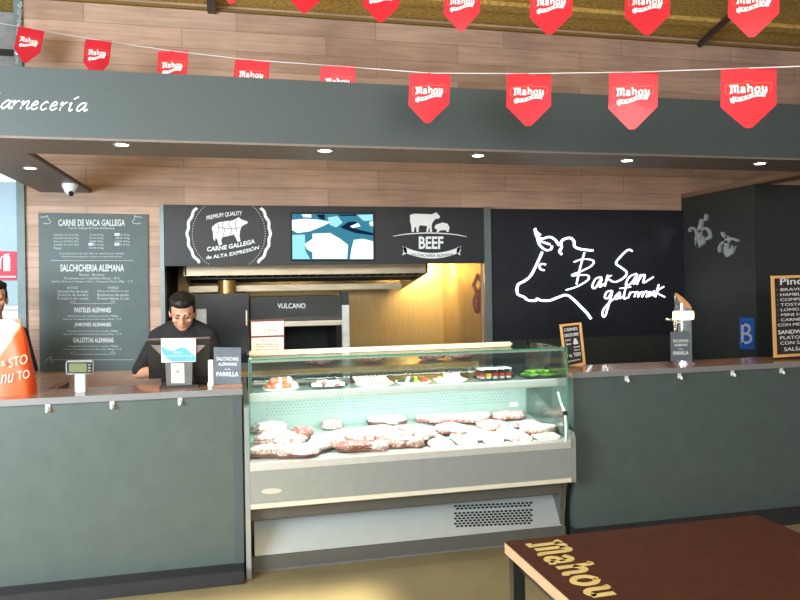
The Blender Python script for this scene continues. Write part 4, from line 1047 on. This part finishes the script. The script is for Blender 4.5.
# orange bag on the return worktop
yb = YC+.12
xb0 = xY(-22, yb, 360); xb1 = xY(31, yb, 385); zt_ = zY(10, 322, yb)
t = thing('carrier_bag', 'full orange and white plastic carrier bag on the left end of the worktop', 'bag', ((xb0+xb1)/2, yb+.08, HT))
def bagshape(nx=16, nz=16):
    g = G(); W_ = (xb1-xb0)/2; xm_ = (xb0+xb1)/2; D_ = .09
    rings = []
    for k in range(nz+1):
        f = k/nz; wv = W_*(1-.42*f**1.6); dv = D_*(1-.8*f**1.5)+.004
        if f > .9: wv *= 1-(f-.9)*1.0
        ring = []
        n = 40
        for i in range(n):
            a = 2*PI*i/n; ca, sa = math.cos(a), math.sin(a)
            x = xm_ - .35*W_*f*.3 + wv*math.copysign(abs(ca)**.55, ca)*(1+.02*math.sin(9*f+3*a)); y = yb+.09 + dv*math.copysign(abs(sa)**.7, sa)*(1+.05*math.sin(7*a+5*f))
            ring.append(g.b.verts.new((x, y, HT+(zt_-HT)*f + (.012*math.sin(a*3) if k == nz else 0))))
        rings.append(ring)
    for a, b in zip(rings, rings[1:]):
        for i in range(40): g.b.faces.new((a[i], a[(i+1) % 40], b[(i+1) % 40], b[i]))
    g.b.faces.new(rings[0][::-1]); g.b.faces.new(rings[-1])
    return g
bag = bagshape().obj('bag_body', 'orange', t, smooth='auto')
# printed design: object-space colour split
mb = M['orange'].copy(); mb.name = 'orange_white_print'; nt = mb.node_tree; N = nt.nodes; L = nt.links
tc = N.new('ShaderNodeTexCoord'); sp = N.new('ShaderNodeSeparateXYZ'); L.new(tc.outputs['Object'], sp.inputs[0])
nz_ = N.new('ShaderNodeTexNoise'); nz_.inputs['Scale'].default_value = 4; L.new(tc.outputs['Object'], nz_.inputs['Vector'])
m1 = N.new('ShaderNodeMath'); m1.operation = 'MULTIPLY_ADD'; m1.inputs[1].default_value = -1.6; L.new(sp.outputs['X'], m1.inputs[0]); L.new(sp.outputs['Z'], m1.inputs[2])
m2 = N.new('ShaderNodeMath'); m2.operation = 'MULTIPLY_ADD'; m2.inputs[1].default_value = .12; L.new(nz_.outputs['Fac'], m2.inputs[0]); L.new(m1.outputs[0], m2.inputs[2])
rp_ = N.new('ShaderNodeMapRange'); rp_.inputs['From Min'].default_value = .31; rp_.inputs['From Max'].default_value = .36; L.new(m2.outputs[0], rp_.inputs[0])
mx = N.new('ShaderNodeMix'); mx.data_type = 'RGBA'; L.new(rp_.outputs[0], mx.inputs['Factor']); mx.inputs['A'].default_value = srgb(240, 92, 38); mx.inputs['B'].default_value = srgb(250, 232, 214)
L.new(mx.outputs['Result'], N['Principled BSDF'].inputs['Base Color']); bag.data.materials[0] = mb
bb = bag.matrix_world
g = G(); pbg = onY(yb-.003)
text_on(g, pbg, 'STO', 9, 356, 27.5, 365.5, slope=-.25, bold=-.01, th=.003); text_on(g, pbg, 's', 1, 361, 5.5, 366, bold=0, th=.003)
text_on(g, pbg, 'TO', 17.5, 370.5, 29.5, 379, slope=-.2, bold=-.01, th=.003); text_on(g, pbg, 'nu', 1, 374, 14, 383, slope=-.2, bold=0, shear=.3, th=.003)
g.obj('lettering', mat('bag_letters', srgb(255, 206, 190), .5), t)

# beer tap
yt = YC+.2
p = PY(684, 360, yt); p.z = HT
t = thing('beer_tap', 'chrome beer tap column with slanted top and glowing yellow band on the right counter', 'beer tap', p)
r = .055
ztp = zY(684, 309, yt)
g = G(); seg = 28; tb = bmesh.new()
lo = [tb.verts.new((r*math.cos(2*PI*i/seg), r*math.sin(2*PI*i/seg), 0)) for i in range(seg)]
hi = [tb.verts.new((r*math.cos(2*PI*i/seg), r*math.sin(2*PI*i/seg), ztp-HT - .03*math.cos(2*PI*i/seg)+.045*math.sin(2*PI*i/seg)+.05)) for i in range(seg)]
for i in range(seg): tb.faces.new((lo[i], lo[(i+1) % seg], hi[(i+1) % seg], hi[i]))
tb.faces.new(lo[::-1]); capf = tb.faces.new(hi); g.add(tb, Matrix.Translation(p)); g.obj('column', 'chrome', t, smooth='auto')
tb = bmesh.new(); q = [tb.verts.new((.97*r*math.cos(2*PI*i/seg)-.002, .97*r*math.sin(2*PI*i/seg)-.004, ztp-HT - .03*math.cos(2*PI*i/seg)+.045*math.sin(2*PI*i/seg)+.053)) for i in range(seg)]; tb.faces.new(q)
ex = bmesh.ops.extrude_face_region(tb, geom=tb.faces[:]); bmesh.ops.translate(tb, verts=[v for v in ex['geom'] if isinstance(v, bmesh.types.BMVert)], vec=(0, 0, .004))
g = G(); g.add(tb, Matrix.Translation(p)); g.obj('top_cap', mat('copper_cap', srgb(230, 180, 130), .3), t)
zb_ = zY(684, 313, yt)
G().lathe(p+V((0, 0, zb_-HT-.045)), [(r, 0), (r+.012, .004), (r+.014, .03), (r+.012, .056), (r, .06)], 28).obj('light_band', 'taplight', t, smooth=True)
q = p+V((-r, -.02, zY(670, 323, yt)-HT))
g = G().tube([q+V((.02, 0, 0)), q+V((-.05, -.02, 0))], .009); g.cyl(q+V((-.035, -.015, 0)), q+V((-.035, -.015, -.09)), .011, .007); g.obj('spout', 'chrome', t, smooth=True)
g = G().cap(q+V((-.035, -.015, .02)), q+V((-.1, -.02, .028)), .008, .011, 12); g.cyl(q+V((-.035, -.015, -.0)), q+V((-.035, -.015, .02)), .009); g.obj('tap_handle', 'chrome', t, smooth=True)
G().cyl(p, p+V((0, 0, .012)), r+.02).obj('foot', 'chrome', t, smooth='auto')

SLAB = {
 'M': (.98, [[(.0, .93), (.16, .98), (.2, .85), (.2, .1)], [(.02, .05), (.3, .05)], [(.2, .8), (.36, 1.0), (.5, .85), (.5, .05)], [(.5, .8), (.66, 1.0), (.8, .85), (.8, .1), (.92, .04)]]),
 'a': (.66, [[(.1, .6), (.3, .72), (.44, .58), (.44, .12), (.56, .04)], [(.44, .42), (.2, .36), (.12, .16), (.26, .03), (.44, .14)]]),
 'h': (.72, [[(.02, .98), (.14, 1.0), (.14, .04)], [(.14, .52), (.36, .72), (.5, .56), (.5, .12), (.62, .04)]]),
 'o': (.66, [[(.3, .7), (.1, .52), (.1, .2), (.3, .03), (.48, .2), (.48, .52), (.3, .7)]]),
 'u': (.7, [[(.02, .66), (.14, .66), (.14, .2), (.28, .04), (.46, .18)], [(.46, .68), (.46, .06)]])}
def slab(g, pl_, word, x0, y0, x1, y1, w, off=0, th=.001, shear=.0):
    tot = sum(SLAB[c][0] for c in word); sx = (x1-x0)/tot; H_ = y1-y0; x = x0
    for c in word:
        for st in SLAB[c][1]: g.ribbon(pl_, [(x+(p[0])*sx+shear*p[1]*H_, y1-p[1]*H_) for p in st], w, off, th)
        x += SLAB[c][0]*sx
# ------------------------------------------------------------------ foreground table
ztb = .75
A = PZ(504.6, 541.5, ztb); Bc = PZ(757, 514.8, ztb); D1 = PZ(570.6, 600, ztb)
ud = (D1-A).normalized(); ur = (Bc-A).normalized()
wv = (Bc-A).length; LEN = 1.15
uu = ud
C_ = A+uu*LEN; D_ = Bc+uu*LEN
t = thing('bar_table', 'dark brown table with pale yellow beer lettering in the right foreground', 'table', ((A+D_)/2)*1.0 - V((0, 0, ztb)))
th_ = .036
g = G().prism([A, Bc, D_, C_], (0, 0, -.004)); g.obj('tabletop', 'tabletop', t)
def inset(P_, d): return P_ + (((A+Bc+C_+D_)/4)-P_).normalized()*d
dz_ = V((0, 0, -.004))
g = G().prism([A+dz_, Bc+dz_, D_+dz_, C_+dz_], (0, 0, -th_)); g.obj('edge_band', 'tableedge', t)
mz = Matrix((ur, V((-ur.y, ur.x, 0)), V((0, 0, 1)))).transposed()
for a_ in (A, Bc, C_, D_):
    q = inset(a_, .045); zc_ = (ztb-.04)/2
    G().obox(V((q.x, q.y, zc_)), .021, .021, zc_, mz, .002).obj('leg', 'black', t)
g = G()
for a_, b_ in ((A, Bc), (Bc, D_), (D_, C_), (C_, A)):
    a_ = inset(a_, .06); b_ = inset(b_, .06); d = b_-a_; mm = Matrix((d.normalized(), V((0, 0, 1)).cross(d.normalized()), V((0, 0, 1)))).transposed()
    mid = (a_+b_)/2; g.obox(V((mid.x, mid.y, ztb-.04-.02)), d.length/2, .012, .02, mm)
g.obj('under_frame', 'black', t)
# lettering: reads towards the camera, letter tops to the right
nrm = V((-uu.y, uu.x, 0)); nrm = nrm if nrm.dot(ur) > 0 else -nrm
o0 = A+uu*.03+nrm*.055
tl_ = lambda x, y, off=0.0: o0 + uu*x + nrm*(.125-y) + V((0, 0, off))
g = G(); slab(g, tl_, 'Mahou', .01, 0, .46, .118, .021, th=.0008)
g.obj('lettering', 'tabletext', t)

# ------------------------------------------------------------------ bunting
FW = .217
def flag_proto(seed, bend, curl):
    def warp(x, z):   # metres, x right, z down from the top
        y = bend*math.sin(x/FW*PI*1.3+seed) * (.3+z/.26) + curl*(z/.26)**2
        return V((x, y, -z))
    t = thing('pennant', '', 'pennant', (0, 0, 0))
    g = G(); nx, nz = 14, 16; grid = []
    for j in range(nz+1):
        row = []
        for i in range(nx+1):
            u = i/nx*2-1; 
            tip = .262 - max(0, abs(u)-.12)/.88*.098
            if abs(u) <= .12: tip = .262
            z = tip*j/nz; row.append(g.b.verts.new(warp(u*FW/2, z)))
        grid.append(row)
    for j in range(nz):
        for i in range(nx): g.b.faces.new((grid[j][i], grid[j+1][i], grid[j+1][i+1], grid[j][i+1]))
    bmesh.ops.recalc_face_normals(g.b, faces=g.b.faces)
    ex = bmesh.ops.extrude_face_region(g.b, geom=g.b.faces[:]); bmesh.ops.translate(g.b, verts=[v for v in ex['geom'] if isinstance(v, bmesh.types.BMVert)], vec=(0, .0012, 0))
    g.obj('flag_sheet', 'red', t, smooth='auto')
    pl_ = lambda x, y, off=0.0: warp(x, y) + V((0, -off, 0))
    g = G(); slab(g, pl_, 'Mahou', -.074, .074, .078, .106, .0078); g.obj('brand_text', 'flagtext', t)
    g = G(); n = 12
    top = [(-.062+.13*i/n, .121 - .012*(i/n) + .006*math.sin(i/n*PI*2)) for i in range(n+1)]; bot = [(x-.004, y+.02) for x, y in top]
    for i in range(n): g.poly(pl_, [top[i], top[i+1], bot[i+1], bot[i]], 0, .001)
    g.poly(pl_, [(-.072, .128), (-.055, .128), (-.055, .152), (-.07, .146)], 0, .001); g.poly(pl_, [(.055, .1), (.075, .096), (.07, .112), (.06, .128)], 0, .001)
    g.obj('ribbon', 'flagtext', t)
    g = G()
    for k in range(5):
        cxx = -.043+k*.0215; cyy = .1295 - .012*(k/4) + .004*math.sin((k+.5)/5*PI*2)
        pts = [(cxx+(.0062 if q % 2 == 0 else .0028)*math.sin(q*PI/5), cyy-(.0062 if q % 2 == 0 else .0028)*math.cos(q*PI/5)) for q in range(10)]
        g.poly(pl_, pts, .001, .0008)
    g.obj('star', 'red', t)
    g = G()
    g.ribbon(pl_, [(-.07, .067), (-.088, .068), (-.09, .1), (-.085, .112), (-.075, .113)], .0022, 0, .001, smooth=False); g.ribbon(pl_, [(.07, .067), (.088, .068), (.09, .095), (.085, .108)], .0022, 0, .001, smooth=False)
    g.ribbon(pl_, [(-.07, .067), (-.015, .066), (-.01, .055), (0, .06), (.01, .055), (.015, .066), (.07, .067)], .0022, 0, .001, smooth=False)
    g.obj('gold_outline', 'gold', t)
    return t
protos = [flag_proto(0, .003, 0), flag_proto(2, .005, .012), flag_proto(4, .004, -.01)]
used = [False]*3
front = [(17, 46, 28.5), (83.5, 114, 40), (156, 190, 51), (234.5, 270.5, 60), (319.5, 356.5, 66), (409, 451, 73), (507, 551, 73.5), (610, 657, 72), (723, 774, 68)]
back = [(216, 249, -37), (290, 325, -27.5), (364, 400, -20.5), (444.5, 481.5, -14.7), (531, 573, -16), (626, 669.5, -16.5), (731, 778, -20.5)]
ordn = ['leftmost', 'second from left', 'third from left', 'fourth from left', 'fifth from left', 'sixth from left', 'seventh from left', 'eighth from left', 'ninth from left']
def hang(fl, group, pre, n0):
    ends = []
    for i, (xa_, xb_, yt_) in enumerate(fl):
        dep = FW*F/(xb_-xa_)
        c = V((0, 0, EYE)) + ray((xa_+xb_)/2, yt_)*dep
        k = (i+n0) % 3
        o = protos[k] if not used[k] else copy_tree(protos[k]); used[k] = True
        o.location = c; tl_x = c
        o['label'] = 'red pennant with white beer brand lettering, ' + ordn[i] + pre; o['group'] = group
        o['category'] = 'pennant'
        ends.append((c, dep))
        o.rotation_euler = (0, 0, -YAW*.5)
    for i, (c, d) in enumerate(ends):
        pass
    return ends
E1 = hang(front, 'pennants on the lower string', ' on the lower string', 0)
E2 = hang(back, 'pennants on the upper string', ' on the upper string', 1)
def orient(grp, E):
    obs = [o for o in COL.objects if o.get('group') == grp and o.parent is None]
    obs.sort(key=lambda o: o.location.x)
    P_ = [o.location.copy() for o in obs]
    for i, o in enumerate(obs):
        a = P_[max(0, i-1)]; b = P_[min(len(P_)-1, i+1)]; d = b-a
        yawz = math.atan2(d.y, d.x)*.6
        o.rotation_euler = (math.radians(random.uniform(-3, 3)), math.atan2(-d.z, math.hypot(d.x, d.y))*.25, yawz)
    if 'lower' in grp:
        obs[0].rotation_euler.y += math.radians(9); obs[1].rotation_euler.y += math.radians(4); obs[3].rotation_euler.y += math.radians(2)
    return P_
p1 = orient('pennants on the lower string', E1); p2 = orient('pennants on the upper string', E2)
for P_, lab in ((p1, 'thin white string carrying the lower row of red pennants'), (p2, 'thin white string carrying the upper row of red pennants')):
    P_ = [P_[0]+(P_[0]-P_[1])*1.2] + P_ + [P_[-1]+(P_[-1]-P_[-2])*1.0]
    tag(G().tube([q+V((0, .002, 0)) for q in P_], .0028, 6).obj('bunting_string', 'string', smooth=True), lab, 'string')
# tinsel at the wall edge
g = G(); rr = random.Random(5)
for k in range(60):
    q = PY(20.5+rr.uniform(-1.2, 1.2)-k*.06, 2+k*1.05, YW-.25); d = V((rr.uniform(-1, 1), rr.uniform(-1, 1), rr.uniform(-1, 1)))*.015
    g.cyl(q-d, q+d, .004, .002, 5)
o = g.obj('tinsel_garland', mat('tinsel', srgb(215, 225, 228), .3, metal=.4)); tag(o, 'thin silver tinsel strand hanging at the left end of the plank wall', 'tinsel')

# ------------------------------------------------------------------ people
def remesh(g, vox, name, mt, parent, smooth_it=4):
    o = g.obj(name, mt, parent, smooth=True)
    md = o.modifiers.new('r', 'REMESH'); md.mode = 'VOXEL'; md.voxel_size = vox; md.use_smooth_shade = True
    if smooth_it:
        s_ = o.modifiers.new('s', 'SMOOTH'); s_.iterations = smooth_it; s_.factor = .5
    bpy.context.view_layer.update()
    me = bpy.data.meshes.new_from_object(o.evaluated_get(bpy.context.evaluated_depsgraph_get()))
    o.modifiers.clear(); o.data = me
    for p_ in me.polygons: p_.use_smooth = True
    if not me.materials: me.materials.append(M[mt] if isinstance(mt, str) else mt)
    return o
def hand(g, w, d, nrm, side, s=1.0):
    d = V(d).normalized(); nrm = V(nrm).normalized(); lat = d.cross(nrm).normalized()
    w = V(w)
    pc = w + d*.045*s
    for q in (-1, 0, 1): g.cap(w+lat*q*.014, w+d*.085*s+lat*q*.026, .016, .013, 10)
    for k, (l1, l2) in enumerate(((.042, .036), (.047, .042), (.043, .038), (.033, .03))):
        b = w+d*.088*s+lat*(-.033+.022*k); m_ = b+(d*.9-nrm*.35).normalized()*l1; e_ = m_+(d*.5-nrm*.85).normalized()*l2
        g.cap(b, m_, .0092, .0085, 9); g.cap(m_, e_, .0085, .0072, 9)
    b = w+d*.03+lat*(-.03)*side; m_ = b+(d*.7-lat*.7*side-nrm*.1).normalized()*.042; e_ = m_+(d*.9-lat*.2*side-nrm*.4).normalized()*.032
    g.cap(b, m_, .012, .0105, 9); g.cap(m_, e_, .0105, .009, 9)
def person(label, loc, rz, H, tilt, turn, R_el, R_wr, L_el, L_wr, hdir, zoff=0.0, headscale=1.0):
    """joints are in local metres, front is -Y"""
    R = Matrix.Rotation(rz, 3, 'Z')
    base = V(loc)
    W = lambda p: base + R @ V(p)
    t = thing('person', label, 'person', base)
    hipz = H*.52; kz = H*.28; shz = H*.815; nkz = H*.85
    sh = .158
    J = dict(hip=[(-.09, 0, hipz), (.09, 0, hipz)], knee=[(-.1, -.01, kz), (.1, -.01, kz)], ank=[(-.1, .02, .08), (.1, .02, .08)])
    hc = V((0, -.03-.05*math.sin(tilt), H-.105*1.0)) + V((0, 0, zoff))
    HR = R @ Matrix.Rotation(turn, 3, 'Z') @ Matrix.Rotation(tilt, 3, 'X')
    hs = headscale
    Hd = lambda p: base + R @ hc + HR @ (V(p)*hs)
    g = G()
    def torso(g, e=0.0):
        g.ball(W((0, 0, hipz+.06)), (.155+e, .105+e, .12+e), 18, R); g.ball(W((0, -.005, hipz+.2)), (.14+e, .1+e, .15+e), 18, R)
        g.ball(W((0, -.01, shz-.14)), (.165+e, .112+e, .17+e), 18, R)
        for s_ in (-1, 1):
            g.cap(W((0, .0, shz-.0)), W((s_*sh, 0, shz-.03)), .058+e, .055+e)
            g.cap(W((s_*.05, 0, nkz-.01)), W((s_*sh*.95, 0, shz-.015)), .035+e, .045+e)
    torso(g)
    for i in range(2):
        g.cap(W(J['hip'][i]), W(J['knee'][i]), .082, .055); g.cap(W(J['knee'][i]), W(J['ank'][i]), .052, .036)
        a = J['ank'][i]; g.cap(W((a[0], .03, .04)), W((a[0], -.13, .025)), .036, .024)
    g.cap(W((0, -.0, nkz-.03)), W(hc+V((0, .02, -.07))), .056, .052)
    for s_, el, wr in ((-1, R_el, R_wr), (1, L_el, L_wr)):
        S0 = W((s_*sh, 0, shz-.03)); E_ = W(el); K_ = W(wr)
        g.cap(S0, E_, .047, .037); g.cap(E_, K_, .038, .026)
        hand(g, K_, R @ V(hdir), V((0, 0, 1)), s_)
    # head
    g.ball(Hd((0, .012, .035)), (.074*hs, .092*hs, .088*hs), 24, HR); g.ball(Hd((0, -.02, -.03)), (.062*hs, .066*hs, .078*hs), 22, HR)
    g.ball(Hd((0, -.05, -.075)), (.034*hs, .03*hs, .028*hs), 16, HR); g.ball(Hd((0, -.03, .0)), (.066*hs, .055*hs, .06*hs), 18, HR)
    g.cap(Hd((-.035, -.076, .022)), Hd((.035, -.076, .022)), .014*hs, .014*hs, 12)
    g.cap(Hd((0, -.088, .016)), Hd((0, -.108, -.022)), .009*hs, .012*hs, 10); g.ball(Hd((-.012, -.097, -.026)), .009*hs, 10); g.ball(Hd((.012, -.097, -.026)), .009*hs, 10)
    g.ball(Hd((0, -.086, -.047)), (.022*hs, .010*hs, .006*hs), 12, HR); g.ball(Hd((0, -.084, -.057)), (.019*hs, .010*hs, .007*hs), 12, HR)
    for s_ in (-1, 1):
        g.ball(Hd((s_*.04, -.062, -.02)), (.022*hs, .022*hs, .02*hs), 12, HR)
        g.ball(Hd((s_*.077, .012, -.008)), (.010*hs, .019*hs, .032*hs), 14, HR)
    bo = remesh(g, .0055, 'body', 'skin', t, 3)
    # lips, eyes, brows
    g = G(); g.ball(Hd((0, -.0905, -.0515)), (.021*hs, .007*hs, .0035*hs), 12, HR); g.obj('lips', mat('lips', srgb(170, 96, 88), .5), t, smooth=True)
    for s_ in (-1, 1):
        g = G().ball(Hd((s_*.031, -.0765, .004)), (.0115*hs, .0105*hs, .0038*hs), 12, HR); e_ = g.obj('eye', mat('eye_white', srgb(120, 96, 86), .4), t, smooth=True)
        g = G().ball(Hd((s_*.031, -.0858, .001)), (.0065*hs, .003*hs, .0036*hs), 10, HR); g.cap(Hd((s_*.02, -.0845, .0045)), Hd((s_*.043, -.0805, .0045)), .0018, .0018, 8); g.obj('iris', 'hair', e_, smooth=True)
    for s_ in (-1, 1):
        G().cap(Hd((s_*.016, -.0905, .024)), Hd((s_*.048, -.078, .028)), .0045*hs, .0035*hs, 8).obj('eyebrow', 'hair', t, smooth=True)
    # hair
    g = G(); g.ball(Hd((0, .025, .052)), (.08*hs, .09*hs, .082*hs), 24, HR); g.ball(Hd((0, .05, .01)), (.074*hs, .066*hs, .075*hs), 20, HR); g.ball(Hd((0, -.042, .085)), (.058*hs, .042*hs, .034*hs), 16, HR)
    for k in range(16):
        a = k/16*2*PI; g.ball(Hd((.058*math.cos(a), .01+.07*math.sin(a), .098-.012*abs(math.cos(a)))), .024*hs, 8)
    for s_ in (-1, 1): g.ball(Hd((s_*.07, -.005, .03)), (.012*hs, .02*hs, .035*hs), 10, HR)
    remesh(g, .007, 'hair', 'hair', t, 2)
    # clothes
    g = G(); torso(g, .007)
    for s_, el in ((-1, R_el), (1, L_el)):
        S0 = W((s_*sh, 0, shz-.03)); E_ = W(el); g.cap(S0, S0.lerp(E_, .93), .057, .049)
    g.cap(W((0, 0, hipz-.02)), W((0, 0, hipz+.05)), .13, .14)
    g.lathe(W((0, .0, nkz-.03)), [(.0, -.02), (.075, -.02), (.064, .03), (.0, .03)], 20)
    remesh(g, .009, 'shirt', 'shirt', t, 4)
    g = G(); g.ball(W((0, 0, hipz)), (.165, .118, .12), 18, R)
    for i in range(2): g.cap(W(J['hip'][i]), W(J['knee'][i]), .094, .068); g.cap(W(J['knee'][i]), W((J['ank'][i][0], .02, .1)), .066, .055)
    remesh(g, .01, 'trousers', 'trouser', t, 3)
    for i in range(2):
        a = J['ank'][i][0]; g = G(); g.cap(W((a, .04, .046)), W((a, -.14, .04)), .045, .036); g.box(W((a, 0, 0)).x-.04, W((a, 0, 0)).x+.04, W((a, 0, 0)).y-.15, W((a, 0, 0)).y+.07, 0, .03, .01)
        g.obj('shoe', 'matblack', t, smooth='auto')
    return t
ypm = 4.72
pm_ = PY(183.5, 320, ypm)
topz = zY(183, 295, ypm)
person('dark haired man in black top standing behind the cash register, looking down', (pm_.x, ypm, 0), 0.0, 1.66, math.radians(24), 0.0,
       (-.28, .0, 1.10), (-.08, -.16, 1.13), (.25, -.0, 1.09), (.10, -.15, 1.13), (.1, -.7, .1), zoff=topz-1.668, headscale=1.0)
pc = PY(-6, 320, 5.4)
topz = zY(-4, 284, 5.4)
person('customer in black short sleeved top standing behind the orange bag', (pc.x, 5.4, 0), math.radians(10), 1.66, math.radians(4), math.radians(12),
       (-.24, .0, 1.06), (-.2, -.22, 1.10), (.23, -.03, 1.06), (.14, -.24, 1.10), (0, -1, 0), zoff=topz-1.66, headscale=1.1)

# ------------------------------------------------------------------ lights
w = bpy.data.worlds.new('world'); S.world = w; w.use_nodes = True
bg = w.node_tree.nodes['Background']; bg.inputs[0].default_value = (.80, .90, 1.0, 1); bg.inputs[1].default_value = .27
area('window_daylight_left', (-3.5, .9, 2.0), (-.7, 4.5, 1.0), 2.2, 2.0, 330, (.82, .95, 1.0))
area('window_daylight_front', (-1.6, -3.4, 2.4), (.3, 5.5, 1.9), 3.5, 1.6, 85, (.98, .97, .98))
area('ceiling_fill', (1.0, -1.5, 2.6), (1.6, 5.5, 3.9), 4.0, .8, 95, (1.0, .92, .80))  # unseen fill added to brighten the ceiling and upper wall
area('floor_patch_fill', (-.95, 2.65, 3.6), (-.95, 2.65, 0), 3.3, 2.2, 75, (1.0, .88, .62), math.radians(7))  # added narrow lamp for the bright floor patch; the ceiling has no opening
area('kitchen_fill', (1.0, 6.3, 2.1), (1.0, 6.9, 1.2), 1.8, .1, 7, (1, .9, .76))  # fill added behind the header to brighten the kitchen fronts
hxm = xY(418, 6.9, 270)
area('hood_lamp', (hxm+.15, 7.0, 1.80), (hxm+.2, 7.45, 1.6), .5, .1, 26, (1, .76, .34))
area('hood_lamp_left', (xY(300, 6.75, 280), 6.7, 1.75), (xY(300, 6.75, 280), 6.9, 1.0), .6, .08, 3, (1, .85, .6))
area('left_room_light', (-2.6, 7.2, 2.6), (-2.6, 8.3, 1.4), 1.5, .5, 22, (.86, .95, 1))

S.view_settings.view_transform = 'Standard'; S.view_settings.look = 'None'; S.view_settings.gamma = 1; S.view_settings.exposure = .32
